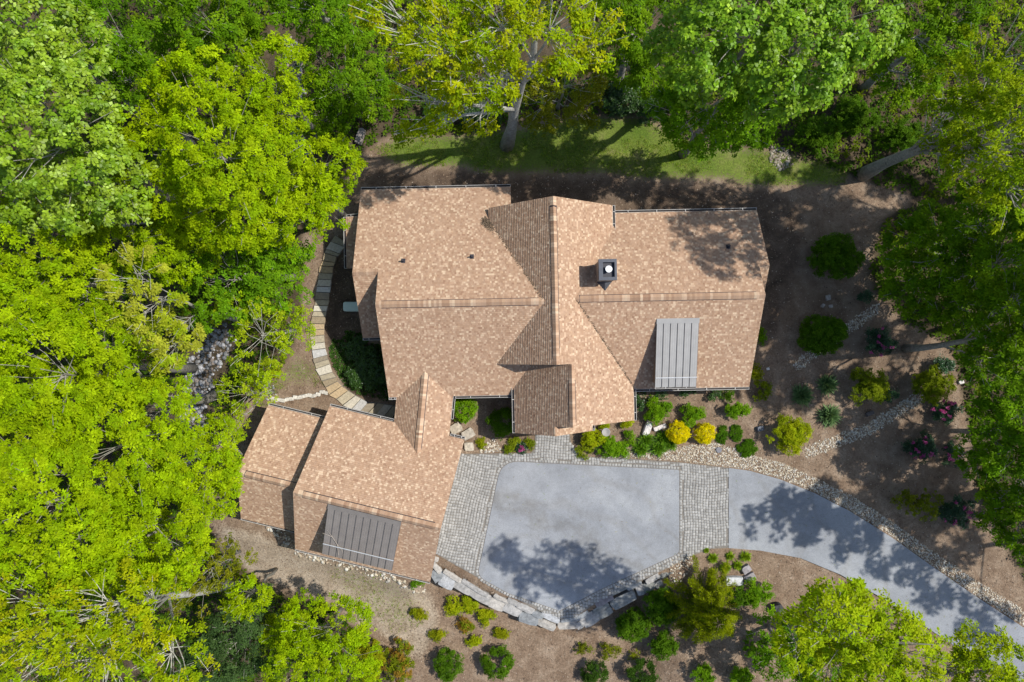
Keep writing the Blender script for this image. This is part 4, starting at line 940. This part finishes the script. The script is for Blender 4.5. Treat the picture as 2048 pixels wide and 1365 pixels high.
# ------------------------------------------------------------------ understory: young growth on the forest floor, one mass
def undergrowth():
    n = 47000; xs = rng.uniform(-44, 46, n); ys = rng.uniform(-31, 31, n)
    far = np.clip(dist_poly(xs, ys, CLEAR + CLEAR[:1]), 0, 3)
    f = np.array([noise.noise((x * .16, y * .16, 3.1)) + .55 * noise.noise((x * .5, y * .5, 9.0)) for x, y in zip(xs, ys)])
    creek = np.minimum(dist_poly(xs, ys, px2g([(575, 90), (596, 200), (604, 310)])), dist_poly(xs, ys, px2g([(440, 680), (385, 800), (370, 900)])))
    ok = ~inside(xs, ys, CLEAR) & (f > -.55) & (creek > 1.7) & ~inside(xs, ys, DRIVE) & (dist_poly(xs, ys, up) > 1.4)
    xs, ys, f, far = xs[ok], ys[ok], f[ok], far[ok]
    h = np.clip(.25 + 1.5 * (f + .3) * rng.uniform(.3, 1, len(xs)), .15, 2.2) * (.35 + .22 * far)
    cen = np.stack([xs, ys, ground_h(xs, ys) + h], -1)
    base = np.array([(.085, .170, .006), (.110, .200, .008), (.068, .140, .008), (.15, .22, .008), (.052, .115, .010)])
    g = np.array([int((noise.noise((x * .3, y * .3, 20.)) + 1) * 2.5) % 5 for x, y in zip(xs, ys)])
    col = base[g] * rng.uniform(.75, 1.25, (len(xs), 1))
    V, F, C = leaves(cen, np.array([[0, 0, 1.0]]) + rng.normal(0, .35, cen.shape), 6, .28, .14, .2, .25, col)
    NTRI[0] += len(F) * 2
    return obj('undergrowth', mesh_np('undergrowth', V, F, C), M['leaf'], kind='stuff')
tag(undergrowth(), 'low green undergrowth covering the shaded forest floor', 'undergrowth')

# leaf litter and mulch chips on the open ground
def litter():
    n = 60000; xs = rng.uniform(-24, 42, n); ys = rng.uniform(-27, 20, n)
    ok = inside(xs, ys, CLEAR) & ~inside(xs, ys, PAVED) & ~inside(xs, ys, DRIVE) & ~inside(xs, ys, LAWN)
    xs, ys = xs[ok], ys[ok]; n = len(xs)
    a = rng.uniform(0, 6.28, n); L = rng.uniform(.025, .075, n); W = L * rng.uniform(.3, .7, n); z = ground_h(xs, ys) + rng.uniform(.008, .03, n)
    ca, sa = np.cos(a), np.sin(a); V = np.zeros((n, 4, 3))
    for k, (dx, dy) in enumerate(((-1, 0), (0, -1), (1, 0), (0, 1))):
        V[:, k, 0] = xs + dx * L * ca - dy * W * sa; V[:, k, 1] = ys + dx * L * sa + dy * W * ca; V[:, k, 2] = z + rng.normal(0, .012, n)
    base = np.array([(.26, .19, .13), (.20, .14, .095), (.30, .24, .175), (.13, .09, .06), (.34, .28, .22), (.18, .12, .085), (.09, .065, .05)])
    c = base[rng.integers(0, 7, n)] * rng.uniform(.7, 1.2, (n, 1))
    return obj('leaf_litter', mesh_np('leaf_litter', V.reshape(-1, 3), np.arange(n * 4).reshape(-1, 4), np.repeat(c, 4, 0)), M['chip'], kind='stuff')
tag(litter(), 'brown wood chips and dry leaves strewn over the bare soil', 'leaf litter')
def grass_mass(name, poly, dens, hgt, cols, thr):
    xs, ys = scatter(poly, dens)
    f = np.array([noise.noise((x * .35, y * .35, 1.0)) + .6 * noise.noise((x * 1.3, y * 1.3, 4.0)) for x, y in zip(xs, ys)])
    d = dist_poly(xs, ys, list(poly) + [poly[0]])
    ok = (f + np.clip(d, 0, 1.5) * .3 > thr) & (rng.random(len(xs)) < .9); xs, ys = xs[ok], ys[ok]
    cen = np.stack([xs, ys, ground_h(xs, ys)], -1); c = np.array(cols)[rng.integers(0, len(cols), len(xs))] * rng.uniform(.7, 1.25, (len(xs), 1))
    V, F, C = leaves(cen, np.array([[0, 0, 1.0]]) + rng.normal(0, .2, cen.shape), 4, hgt, .03 if name != 'ivy_bed' else .1, .9, .1, c); NTRI[0] += len(F) * 2
    return obj(name, mesh_np(name, V, F, C), M['blade'], kind='stuff')
GC = [(.19, .30, .016), (.23, .33, .02), (.15, .26, .014), (.28, .30, .06)]
tag(grass_mass('lawn_grass', LAWN, 70, .13, GC, .10), 'patchy lawn grass behind the house', 'grass')
tag(grass_mass('rough_grass', GRASS2, 30, .13, GC[:2] + [(.28, .24, .12), (.33, .27, .16), (.24, .2, .1)], .18), 'thin rough grass below the garage', 'grass')
tag(grass_mass('rough_grass', GRASS3, 45, .15, GC, .10), 'thin rough grass left of the flagstone path', 'grass')

IVY = px2g([(668, 672), (700, 662), (735, 672), (770, 700), (790, 800), (760, 800), (720, 790), (690, 770), (668, 735), (660, 700)])
tag(grass_mass('ivy_bed', IVY, 90, .16, [(.045, .105, .012), (.06, .13, .012), (.035, .085, .014)], -.3), 'dark green ivy bed between the flagstone path and the left gable', 'ivy')
# ------------------------------------------------------------------ garden plants
def sk(cols, **k):
    d = dict(L=.125, W=.065, nl=6, sub=2.1, sr=.25, tufts=14, gap=.05, lift=.35, droop=.15); d.update(k); return kind(cols, **d)
SHR = {
    'clip': sk([(.085, .185, .006), (.105, .210, .008), (.070, .155, .006)], sub=3.2, gap=0, lump=.25),
    'clipdark': sk([(.048, .110, .010), (.060, .130, .012), (.040, .092, .010)], sub=3.0, gap=0, lump=.3),
    'clipb': sk([(.150, .300, .006), (.180, .335, .008), (.120, .260, .006)], sub=3.0, gap=0, lump=.4),
    'bright': sk([(.150, .300, .006), (.180, .335, .008), (.120, .260, .006)]),
    'lime': sk([(.330, .400, .006), (.370, .420, .008), (.280, .360, .006)]),
    'gold': sk([(.68, .62, .003), (.74, .66, .004), (.60, .57, .003)], L=.085, W=.04, nl=6, sr=.15, tufts=13, sub=3.4, gap=0, lump=.15),
    'dark': sk([(.036, .085, .012), (.046, .102, .014), (.030, .072, .012)], mat='leafdark'),
    'green': sk([(.085, .185, .006), (.105, .210, .008), (.070, .155, .006)]),
    'olive': sk([(.195, .255, .008), (.225, .280, .010), (.160, .220, .008)]),
    'yolive': sk([(.280, .315, .006), (.240, .290, .006), (.31, .33, .008)]),
    'rhodo': sk([(.024, .070, .022), (.034, .088, .028), (.020, .058, .018)], L=.17, W=.06, mat='leafdark'),
    'mat': sk([(.070, .170, .006), (.090, .200, .008)], L=.09, W=.05, sr=.14),
    'thin': sk([(.190, .220, .010), (.160, .200, .008)], gap=.5, tufts=6),
    'red': sk([(.30, .19, .03), (.20, .25, .010), (.36, .22, .03), (.19, .24, .008)], gap=.25),
}
def shrub(name, label, u, v, r, k, h=1.0, ry=None, cat='shrub', group=None, z0=0.0, flowers=None, multi=1):
    """r: radius in picture px; h: height as a share of the width"""
    K = SHR[k]; g = gp(u, v); R = r / 27.3 * 1.0; Ry = (ry or r) / 27.3 * 1.0; H = max(.25, R * 2 * h * .62)
    root = thing(name, label, cat, g, group); lobes = []
    # stand the plant so that its top is centred under the pixel
    c0 = at(u, v, g.z + H * .6) - g
    if multi == 1: lobes.append(((c0.x, c0.y, H * .45), R * .86, Ry * .86, H * .55))
    else:
        r0 = random.Random(int(u * 7 + v))
        for i in range(multi):
            a = i * 6.283 / multi + r0.uniform(-.4, .4); f = r0.uniform(.40, .55)
            lobes.append(((c0.x + math.cos(a) * R * f, c0.y + math.sin(a) * Ry * f, H * r0.uniform(.36, .52)), R * .52, Ry * .52, H * .48))
        lobes.append(((c0.x, c0.y, H * .52), R * .52, Ry * .52, H * .5))
    V, F, C, subs = clump_crown(lobes, K); V[:, 2] = np.maximum(V[:, 2], .015); NTRI[0] += len(F) * 2
    obj('foliage', mesh_np('foliage', V, F, C), M[K['mat']], root)
    b = MB(); r0 = random.Random(int(u + v * 3))
    for c, sc in subs:
        for j in range(3):
            q = Vector(sc[r0.randrange(len(sc))]); b.tube([(r0.gauss(0, .05), r0.gauss(0, .05), -.08), Vector((q.x * .5, q.y * .5, q.z * .55)), q], [.03, .022, .008], 5, (.16, .12, .09), cap=False)
    b.build('stems', M['bark'], root)
    if flowers:
        n = flowers; a = rng.uniform(0, 6.28, n); f = np.sqrt(rng.random(n)) * .95; zz = H * (.45 + .55 * np.sqrt(np.clip(1 - f * f, 0, 1))) + .06
        cen = np.stack([c0.x + np.cos(a) * R * f, c0.y + np.sin(a) * Ry * f, zz], -1)
        cen = (cen[:, None] + rng.normal(0, .055, (n, 7, 3))).reshape(-1, 3)
        pc = np.array([(.42, .06, .22), (.50, .12, .30), (.36, .05, .20)])[rng.integers(0, 3, len(cen))]
        Vf, Ff, Cf = leaves(cen, np.array([[0, 0, 1.0]]) + rng.normal(0, .4, cen.shape), 5, .085, .06, .35, .05, pc)
        obj('flowers', mesh_np('flowers', Vf, Ff, Cf), M['petal'], root, kind='stuff')
    return root
def tuft(name, label, u, v, r, cols, n=260, group=None, hgt=None):
    g = gp(u, v); R = r / 27.3; root = thing(name, label, 'grass', g, group)
    cen = np.concatenate([rng.normal(0, R * .16, (n, 2)), np.full((n, 1), .02)], 1); d = cen.copy(); d[:, 2] = 0
    a = rng.uniform(0, 6.28, n); el = rng.uniform(.15, 1.4, n); l = R * rng.uniform(.75, 1.15, n)
    di = np.stack([np.cos(a) * np.cos(el), np.sin(a) * np.cos(el), np.sin(el)], -1); sd = np.stack([-np.sin(a), np.cos(a), np.zeros(n)], -1)
    w = .016 + R * .02; p1 = cen + di * l[:, None] * .6; p2 = cen + di * l[:, None] * 1.0 - np.array([0, 0, 1]) * (l * .18 * np.cos(el))[:, None]
    V = np.stack([cen - sd * w * .6, cen + sd * w * .6, p1 + sd * w, p1 - sd * w, p1 - sd * w, p1 + sd * w, p2 + sd * w * .25, p2 - sd * w * .25], 1).reshape(-1, 3)
    V[:, 2] = np.maximum(V[:, 2], .01)
    c = np.array(cols)[rng.integers(0, len(cols), n)] * rng.uniform(.7, 1.25, (n, 1))
    obj('blades', mesh_np('blades', V, np.arange(n * 8).reshape(-1, 4), np.repeat(c, 8, 0)), M['blade'], root)
    return root
S = shrub
# nook between garage, connector and entry
S('round_shrub', 'round green shrub in the nook beside the connecting roof', 927, 819, 27, 'clipb')
S('round_shrub', 'big dark shrub in the shade of the entry gable', 1004, 846, 34, 'clip', ry=30)
S('ground_cover', 'small green patch of ground cover left of the entry walk', 1030, 884, 14, 'olive', .35, ry=8)
S('ground_cover', 'low yellow-green plant beside the small pebble patch', 963, 886, 8, 'yolive', .5)
S('ground_cover', 'low green plant left of the purple one by the entry walk', 1017, 898, 9, 'olive', .5)
S('ground_cover', 'low green tuft on the border of the entry walk', 1058, 888, 9, 'olive', .5, ry=14)
S('purple_plant', 'tiny purple-leaved plant left of the entry walk', 1042, 897, 6, 'rhodo', .6, flowers=8)
# front bed
S('dark_shrub', 'dark shrub against the wall right of the entry gable', 1284, 800, 18, 'dark', ry=22)
S('dark_shrub', 'dark shrub under the front eave, left of the metal dormer', 1321, 785, 15, 'dark')
S('dark_shrub', 'dark shrub under the front eave, below the metal dormer', 1377, 786, 15, 'dark')
S('dark_shrub', 'dark shrub under the front eave, right of the metal dormer', 1424, 787, 14, 'dark')
S('dark_shrub', 'dark shrub under the front eave, nearest the right corner', 1458, 788, 14, 'green')
S('round_shrub', 'bright green round shrub above the two white slabs', 1317, 821, 26, 'clipb', multi=3)
S('round_shrub', 'bright green round shrub above the golden globes', 1385, 829, 22, 'clipb', multi=3)
S('round_shrub', 'bright green shrub at the right of the front bed row', 1476, 820, 24, 'clipb', ry=17, multi=3)
S('golden_globe', 'left of the two golden-yellow globe shrubs', 1357, 866, 25, 'gold', 1.2)
S('golden_globe', 'right of the two golden-yellow globe shrubs', 1410, 867, 23, 'gold', 1.2)
S('ground_cover', 'low green mat right of the golden globes', 1444, 870, 13, 'mat', .35, ry=18)
S('ground_cover', 'long low green mat, second from the golden globes', 1473, 868, 11, 'mat', .35, ry=22)
S('ground_cover', 'low green mat reaching into the pebble strip', 1494, 896, 19, 'mat', .35, ry=19, multi=4)
S('spreading_shrub', 'large yellow-green spreading shrub at the start of the pebble path', 1584, 872, 40, 'lime', ry=36, multi=6)
S('round_shrub', 'olive ball shrub at the right front corner of the house', 1522, 781, 20, 'olive', .8)
S('round_shrub', 'yellowish shrub tucked under the right gable eave', 1512, 750, 14, 'yolive', ry=18)
S('strip_plant', 'narrow bright green plant below the right gable eave', 1521, 672, 7, 'bright', .9, ry=24)
S('lime_shrub', 'lime-green shrub below the corner of the entry roof', 1184, 877, 24, 'lime', ry=18, multi=4)
S('low_shrub', 'olive low shrub on the corner of the entry walk', 1170, 903, 17, 'olive', .7)
S('lime_shrub', 'lime shrub peeking from under the entry roof beside the birdbath', 1255, 849, 13, 'lime', ry=9)
S('lime_shrub', 'tiny lime shrub left of the birdbath', 1211, 850, 10, 'lime', ry=7)
S('round_shrub', 'green shrub at the pebble strip, below the birdbath', 1222, 895, 20, 'bright', multi=3)
S('round_shrub', 'small green shrub right of the birdbath', 1258, 878, 13, 'bright', ry=17)
S('round_shrub', 'green shrub between birdbath bed and cobble border', 1243, 903, 16, 'bright')
S('round_shrub', 'green shrub joined to the lime shrub by the entry walk', 1201, 893, 13, 'bright', ry=17)
GR = [(.11, .24, .008), (.14, .27, .010), (.085, .20, .008)]; BG = [(.12, .215, .075), (.15, .245, .09), (.095, .18, .06)]
for lab, u, v, r in (('spiky green grass clump below the white slabs', 1291, 881, 18), ('spiky green grass clump at the pebble edge below the white slabs', 1281, 898, 17), ('spiky green grass clump left below the golden globe', 1315, 896, 18),
                     ('spiky green grass clump touching the left golden globe', 1325, 877, 18), ('small spiky grass clump under the left golden globe', 1340, 889, 13)):
    tuft('grass_clump', lab, u, v, r, GR, group='spiky grasses in the front bed')
for lab, u, v, r in (('blue-green fountain grass nearest the house corner', 1602, 791, 22), ('blue-green fountain grass at the upper right of three', 1652, 769, 22), ('blue-green fountain grass just above the pebble path', 1656, 831, 23)):
    tuft('fountain_grass', lab, u, v, r, BG, 420, 'blue-green fountain grasses')
# beds on the right
S('round_shrub', 'large green shrub alone in the shade right of the house', 1674, 512, 50, 'clip', ry=42, multi=6)
S('round_shrub', 'large round green shrub beside the dim pebble path', 1649, 668, 47, 'clip', ry=42, multi=6)
S('rhododendron', 'pink-flowered rhododendron left of the slanting trunk', 1760, 684, 31, 'rhodo', ry=29, multi=4, flowers=11)
S('round_shrub', 'bright round shrub left of the end of the pebble path', 1739, 772, 40, 'olive', ry=35, multi=5)
S('round_shrub', 'green shrub at the upper end of the pebble path', 1869, 770, 43, 'olive', ry=34, multi=5)
S('rhododendron', 'pink-flowered rhododendron below the pebble path end', 1890, 823, 26, 'rhodo', multi=3, flowers=12)
S('dark_shrub', 'small dark shrub touching the bright round shrub', 1784, 785, 14, 'rhodo', ry=18)
S('dark_shrub', 'dark leafy shrub above the pebble path end', 1888, 732, 24, 'rhodo', ry=19, multi=3)
S('dark_shrub', 'small bluish shrub at the foot of the right-hand trees', 1729, 592, 14, 'rhodo', ry=18)
S('rhododendron', 'pink-flowered rhododendron standing alone above the driveway curve', 1843, 897, 30, 'rhodo', ry=24, multi=4, flowers=13)
S('rhododendron', 'half-hidden rhododendron under the right-hand trees', 1906, 908, 20, 'rhodo', ry=24, flowers=5)
S('rhododendron', 'large dark rhododendron nearest the driveway', 1913, 1022, 35, 'rhodo', ry=30, multi=4, flowers=9)
S('thin_shrub', 'sparse yellow-green shrub left of the large dark rhododendron', 1838, 1008, 46, 'thin', ry=36, multi=5)
for lab, u, v, r in (('lime sedge tuft, top left of five beside the driveway', 1425, 1116, 11), ('small lime sedge tuft, top middle beside the driveway', 1459, 1112, 9), ('lime sedge tuft, top right of five beside the driveway', 1490, 1113, 12),
                     ('lime sedge tuft, bottom left of five beside the driveway', 1450, 1135, 12), ('lime sedge tuft, bottom right of five above the slab rock', 1474, 1130, 10), ('tiny sedge tuft at the cobble edge of the driveway', 1412, 1101, 6)):
    tuft('sedge_tuft', lab, u, v, r, [(.21, .33, .008), (.25, .36, .010), (.16, .28, .008)], 240, 'sedge tufts by the driveway')
# beds below the boulder wall
S('weed', 'small weed at the lower right corner of the garage', 833, 1168, 13, 'bright', .6, ry=7)
for lab, u, v, r, ry, k, m in (
        ('small shrub at the edge of the rough grass, below the garage corner', 838, 1229, 17, 12, 'yolive', 2), ('tall yellow-green shrub, leftmost of three below the boulders', 908, 1213, 15, 23, 'lime', 3),
        ('yellow-green shrub, middle of three below the boulders', 941, 1209, 18, 17, 'lime', 3), ('yellow-green shrub, rightmost of three below the boulders', 970, 1234, 16, 16, 'lime', 3),
        ('shrub with orange-red tips below the boulder wall', 932, 1252, 19, 14, 'red', 3), ('yellow-green shrub left of the red-tipped one', 876, 1271, 16, 12, 'yolive', 2),
        ('little yellow-green shrub above the two clipped round shrubs', 948, 1282, 13, 11, 'lime', 2), ('faint yellow-green shrub under the boulder wall', 1003, 1267, 12, 14, 'yolive', 2),
        ('thin shrub in the shade below the wall, left one', 1168, 1297, 18, 15, 'thin', 2), ('thin shrub in the shade below the wall, right one', 1222, 1302, 20, 17, 'thin', 3),
        ('wispy small shrub left of the dark rounded shrubs', 1267, 1311, 11, 10, 'thin', 1)):
    S('low_shrub', lab, u, v, r, k, .8, ry=ry, multi=m)
S('clipped_shrub', 'dense round dark-green shrub at the bottom, left of a pair', 897, 1331, 31, 'clip', ry=36)
S('clipped_shrub', 'dense round dark-green shrub at the bottom, right of a pair', 994, 1328, 35, 'clip', ry=34)
S('mixed_shrub', 'loose green and reddish shrub beside the bottom lime tree', 798, 1326, 36, 'red', ry=40, multi=4)
S('mixed_shrub', 'olive shrub at the right edge of the bottom lime tree', 738, 1322, 34, 'yolive', ry=40, multi=4)
S('rounded_shrub', 'rounded dark green shrub between the wall and the feathery conifer', 1325, 1214, 38, 'clip', ry=38, multi=5)
S('rounded_shrub', 'rounded dark green shrub below the wall, left of the conifer pair', 1267, 1254, 35, 'clip', ry=33, multi=5)
S('rounded_shrub', 'rounded dark green shrub lowest of the three by the conifer', 1329, 1292, 26, 'clip', ry=28, multi=4)
S('rounded_shrub', 'green shrub right of the feathery conifer, below the slab rock', 1518, 1188, 30, 'bright', ry=30, multi=4)
S('rounded_shrub', 'darker green shrub tucked between conifer and slab rock', 1474, 1194, 25, 'green', ry=26, multi=3)
S('clipped_shrub', 'dark shrub at the bottom edge, left of the middle row', 1190, 1348, 30, 'clipdark', ry=24)
S('clipped_shrub', 'dark shrub at the bottom edge, centre of the row', 1287, 1348, 34, 'clipdark', ry=28)
S('clipped_shrub', 'green shrub at the bottom edge below the conifer', 1409, 1346, 29, 'bright', ry=26, multi=3)
S('clipped_shrub', 'green shrub at the bottom edge, right end of the row', 1481, 1350, 24, 'bright', ry=24, multi=3)
S('flowering_shrub', 'white-flowered shrub under the tall lime-yellow tree', 1500, 1297, 14, 'bright', .8, ry=18)
S('dark_shrub', 'dark laurel clump at the back lawn edge, left of the oak trunk', 950, 228, 42, 'dark', ry=30, multi=4)
S('dark_shrub', 'dark laurel clump left of the first, under the oak limbs', 875, 218, 36, 'dark', ry=30, multi=4)
S('dark_shrub', 'dark laurel clump right of the olive small tree', 1245, 190, 42, 'dark', ry=36, multi=5)
S('dark_shrub', 'dark laurel clump under the green tree on the lawn edge', 1300, 215, 38, 'dark', ry=30, multi=4)
S('dark_shrub', 'shaded green shrub right of the stone heap', 1640, 270, 46, 'green', ry=34, multi=5)
S('dark_shrub', 'shaded green shrub above the base of the leaning oak', 1710, 230, 48, 'green', ry=40, multi=5)
S('dark_shrub', 'dark shrubby growth beside the leaning oak trunk', 1800, 270, 44, 'green', ry=36, multi=5)
S('dark_shrub', 'dark ivy mound in the shaded bed left of the house', 735, 745, 42, 'dark', .5, ry=40, multi=5)
S('dark_shrub', 'dark ivy mound at the foot of the left gable', 715, 700, 30, 'dark', .5, ry=26, multi=4)
S('low_shrub', 'small yellow-leaved weed on the bare soil left of the path', 552, 746, 8, 'lime', .5, ry=5)

# feathery conifer below the driveway
def conifer(u, v, r):
    g = gp(u, v); g = at(u, v, 2.2); g = Vector((g.x, g.y, float(ground_h(g.x, g.y)))); R = r / 28.5; root = thing('conifer', 'feathery golden-green conifer with drooping fronds below the wall', 'conifer', g)
    cen, nr, co = [], [], []; b = MB(); H = 4.6
    b.tube([(0, 0, -.1), (0, 0, H * .5), (0, 0, H)], [.14, .09, .02], 7, (.2, .15, .1)); tr = b.build('trunk', M['bark'], root); bb = MB()
    for k in range(120):
        t = random.random() ** .8; z = .35 + t * (H - .4); L = R * (1.08 - t) ** .75 * random.uniform(.75, 1.12) + .15; a = random.uniform(0, 6.283); d = Vector((math.cos(a), math.sin(a), 0))
        pts = [Vector((0, 0, z)) + d * L * s + Vector((0, 0, .45 * L * s * (1 - s * .9))) for s in (0, .35, .7, 1)]
        bb.tube(pts, [.03, .02, .014, .006], 4, (.2, .15, .1), cap=False)
        m = int(L * 26)
        for j in range(m):
            s = .2 + .8 * (j + random.random()) / m; i = min(2, int(s * 3)); p = pts[i].lerp(pts[i + 1], min(1, s * 3 - i)); sd = Vector((-d.y, d.x, 0)); w = .30 * (1.15 - s)
            q = p + sd * random.uniform(-w, w) + Vector((0, 0, random.uniform(-.05, .06))); cen.append(tuple(q)); nr.append(tuple(d * .9 + Vector((0, 0, .65)))); f = random.uniform(.75, 1.2)
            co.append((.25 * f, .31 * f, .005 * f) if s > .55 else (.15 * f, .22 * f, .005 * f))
    bb.build('branches', M['bark'], tr)
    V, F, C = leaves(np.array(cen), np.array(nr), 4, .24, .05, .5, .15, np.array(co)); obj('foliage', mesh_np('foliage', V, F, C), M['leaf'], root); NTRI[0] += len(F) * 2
conifer(1418, 1222, 80)

# ------------------------------------------------------------------ small things in the garden
def single(name, label, cat, u, v, sx, sy, sz, rot, col, seed, mat='boulder', rough=.14, dz=0.0):
    g = gp(u, v); k = 1 / 27.3; o = rock(name, g + Vector((0, 0, sz * .55 + dz)), sx * k, sy * k, sz, rot, col, seed, None, mat, rough, .06); return tag(o, label, cat)
single('flat_boulder', 'flat tan boulder nearest the garage corner in the nook', 'rock', 912, 857, 11, 10, .16, .5, (.38, .33, .26), 201)
single('flat_boulder', 'flat tan boulder right of the other in the nook', 'rock', 936, 868, 12, 9.5, .17, .5, (.36, .32, .26), 202)
single('flat_boulder', 'square tan stone at the edge of the cobble apron', 'rock', 938, 893, 9, 8.5, .14, .1, (.42, .37, .29), 203)
single('stone_slab', 'long white stone slab standing in the front bed', 'stone', 1294, 857, 6.5, 15, .22, -.35, (.58, .55, .52), 204, rough=.1)
single('stone_slab', 'short white stone slab lying right of the long slab', 'stone', 1319, 855, 13, 4.5, .14, .35, (.60, .55, .52), 205, rough=.12)
single('slab_rock', 'flat rectangular grey rock beside the sedge tufts', 'rock', 1466, 1160, 18, 8.5, .24, .0, (.44, .45, .46), 206, rough=.1)
single('rock', 'rounded mauve-grey rock directly below the sedge tufts', 'rock', 1491, 1137, 9, 7, .2, .6, (.27, .25, .26), 207)
single('rock', 'rounded mauve-grey rock at the right of the slab rock', 'rock', 1498, 1153, 11, 7, .2, .5, (.27, .25, .26), 208)
single('rock', 'small dark-blue rock right of the low mats', 'rock', 1519, 857, 7, 5, .16, .2, (.10, .11, .13), 209)
single('rock', 'pale stone in the shade, largest of three right of the house', 'rock', 1655, 596, 5, 5.5, .1, .2, (.34, .31, .28), 210)
single('rock', 'pale stone in the shade, lower right of three', 'rock', 1661, 613, 4, 3, .08, .2, (.36, .33, .30), 211)
single('rock', 'pale stone in the shade, lower left of three', 'rock', 1645, 612, 4, 3, .08, .9, (.34, .31, .28), 212)
single('rock', 'small white stone beside the right front corner of the house', 'rock', 1535, 738, 3, 2.5, .08, .2, (.62, .60, .57), 213)
single('rock', 'dark rock beside the pebble path', 'rock', 1738, 827, 8, 4, .15, .4, (.10, .085, .08), 214)
single('rock', 'white stone near the trees on the right', 'rock', 1920, 764, 5, 4, .12, .4, (.5, .48, .45), 215)
single('rock', 'dark upright boulder under the tall lime-yellow tree', 'rock', 1551, 1213, 8, 9, .45, .2, (.05, .05, .055), 216)
single('tree_stump', 'cut grey tree stump lying left of the back lawn', 'stump', 722, 275, 7, 16, .28, -.35, (.24, .21, .19), 217, mat='boulder', rough=.08)
# birdbath
g = gp(1209, 862); bbath = thing('birdbath', 'grey stone birdbath in the front bed beside the entry roof', 'birdbath', g)
b = MB(); b.tube([(0, 0, -.02), (0, 0, .06), (0, 0, .12), (0, 0, .6), (0, 0, .66)], [.17, .17, .08, .06, .12], 14, smooth_c := (1, 1, 1)); b.build('pedestal', M['bowl'], bbath)
b = MB(); prof = [(.10, .64), (.24, .70), (.31, .80), (.29, .80), (.20, .735), (.0, .715)]; n = 20
for r, z in prof: b.v += [(r * math.cos(2 * math.pi * j / n), r * math.sin(2 * math.pi * j / n), z) for j in range(n)]
for k in range(len(prof) - 1):
    for j in range(n): b.f.append((k * n + j, k * n + (j + 1) % n, (k + 1) * n + (j + 1) % n, (k + 1) * n + j)); b.c.append((1, 1, 1))
b.build('basin', M['bowl'], bbath, smooth=True)
# drain lid in the pebbles
g = gp(1437, 900); b = MB(); b.tube([(0, 0, -.05), (0, 0, .07), (0, 0, .08)], [.21, .21, .19], 20)
lid = b.build('drain_cover', M['iron'], loc=g + Vector((0, 0, .03))); tag(lid, 'round grey drain cover set in the pebble strip', 'drain cover')
# pale box beside the left gable
g = HF.w(-11.05, 2.70, 0); ub = thing('utility_tank', 'pale mint rounded tank poking out from under the left gable', 'tank', (g.x, g.y, 0))
b = MB(); pts = rounded([(-1.05, -.34), (.75, -.34), (.75, .34), (-1.05, .34)], [.16] * 4)
b.prism([(x, y, .86) for x, y in pts], [(x, y, .12) for x, y in pts]); b.prism([(x * .97, y * .93, .91) for x, y in pts], [(x, y, .861) for x, y in pts]); b.build('shell', M['mint'], ub)
for x in (-.8, .5):
    b = MB(); b.box((x, -.25, -.05), (.12, 0, 0), (0, .5, 0), (0, 0, .17)); b.build('foot', M['bowl'], ub)
# fallen twigs on the metal dormer and on the soil
b = MB(); P = lambda x, y: GF.w(x, y, 6.90 + (5.2 - 6.90) * (y + 12.76) / (-16.5 + 12.76) + .09)
b.tube([P(-8.95, -14.9), P(-8.3, -15.0), P(-7.9, -15.5), P(-7.7, -16.4)], [.012, .018, .02, .012], 5, (.45, .38, .34)); b.tube([P(-8.3, -15.0), P(-8.7, -14.6)], [.012, .006], 4, (.45, .38, .34)); b.tube([P(-7.9, -15.5), P(-7.5, -15.9), P(-7.45, -16.3)], [.012, .008, .005], 4, (.45, .38, .34))
tag(b.build('fallen_branch', M['bark']), 'bare forked twig lying on the brown metal dormer', 'branch')
b = MB(); p = [gp(415, 1076, .05), gp(430, 1080, .06), gp(448, 1086, .05)]; b.tube(p, [.05, .04, .02], 6, (.5, .42, .36)); tag(b.build('fallen_branch', M['bark']), 'pale stick on the soil below the small garage wing', 'branch')
print('LEAF TRIS', NTRI[0])
# ------------------------------------------------------------------ fresh leaves and twigs dropped on paving and roofs
def dropped(name, pts, cols, size, parent=None):
    pts = np.array(pts); n = len(pts); c = np.array(cols)[rng.integers(0, len(cols), n)] * rng.uniform(.7, 1.2, (n, 1))
    V, F, C = leaves(pts, np.array([[0, 0, 1.0]]) + rng.normal(0, .15, (n, 3)), 2, size, size * .5, .05, .02, c)
    return obj(name, mesh_np(name, V, F, C), M['chip'], parent, kind='stuff')
xs, ys = scatter(COURT, 1.1); xd, yd = scatter(DRIVE, 1.0); xs = np.concatenate([xs, xd]); ys = np.concatenate([ys, yd])
tag(dropped('fallen_leaves', np.stack([xs, ys, np.full(len(xs), .075)], -1), [(.16, .22, .02), (.20, .15, .08), (.30, .28, .06), (.13, .10, .07)], .07), 'few small leaves and catkins lying on the asphalt', 'leaves')
pts = []
for _ in range(420):                                  # debris caught at the eave end of the rear valley and along other valleys
    t = abs(random.gauss(0, .22)); x, y = -1.55 + random.gauss(0, .12) + t * .9, 8.15 - t * 1.5 + random.gauss(0, .12); pts.append(HF.w(x - .1, y, 7.1 - .5025 * (y - 2.46) + .05))
for _ in range(160):
    y = random.uniform(2.6, 8.2); x = 2.733 - (7.6 - (7.1 - .5025 * (y - 2.46))) / .816 - abs(random.gauss(0, .05)); pts.append(HF.w(x, y, 7.1 - .5025 * (y - 2.46) + .05))
for _ in range(160):
    y = random.uniform(-3.2, 2.5); x = 2.733 + (7.6 - (6.5 - .576 * (2.607 - y))) / .816 + abs(random.gauss(0, .05)); pts.append(HF.w(x, y, 6.5 - .576 * (2.607 - y) + .05))
dropped('roof_debris', pts, [(.14, .10, .07), (.20, .15, .10), (.09, .07, .05)], .09, house)
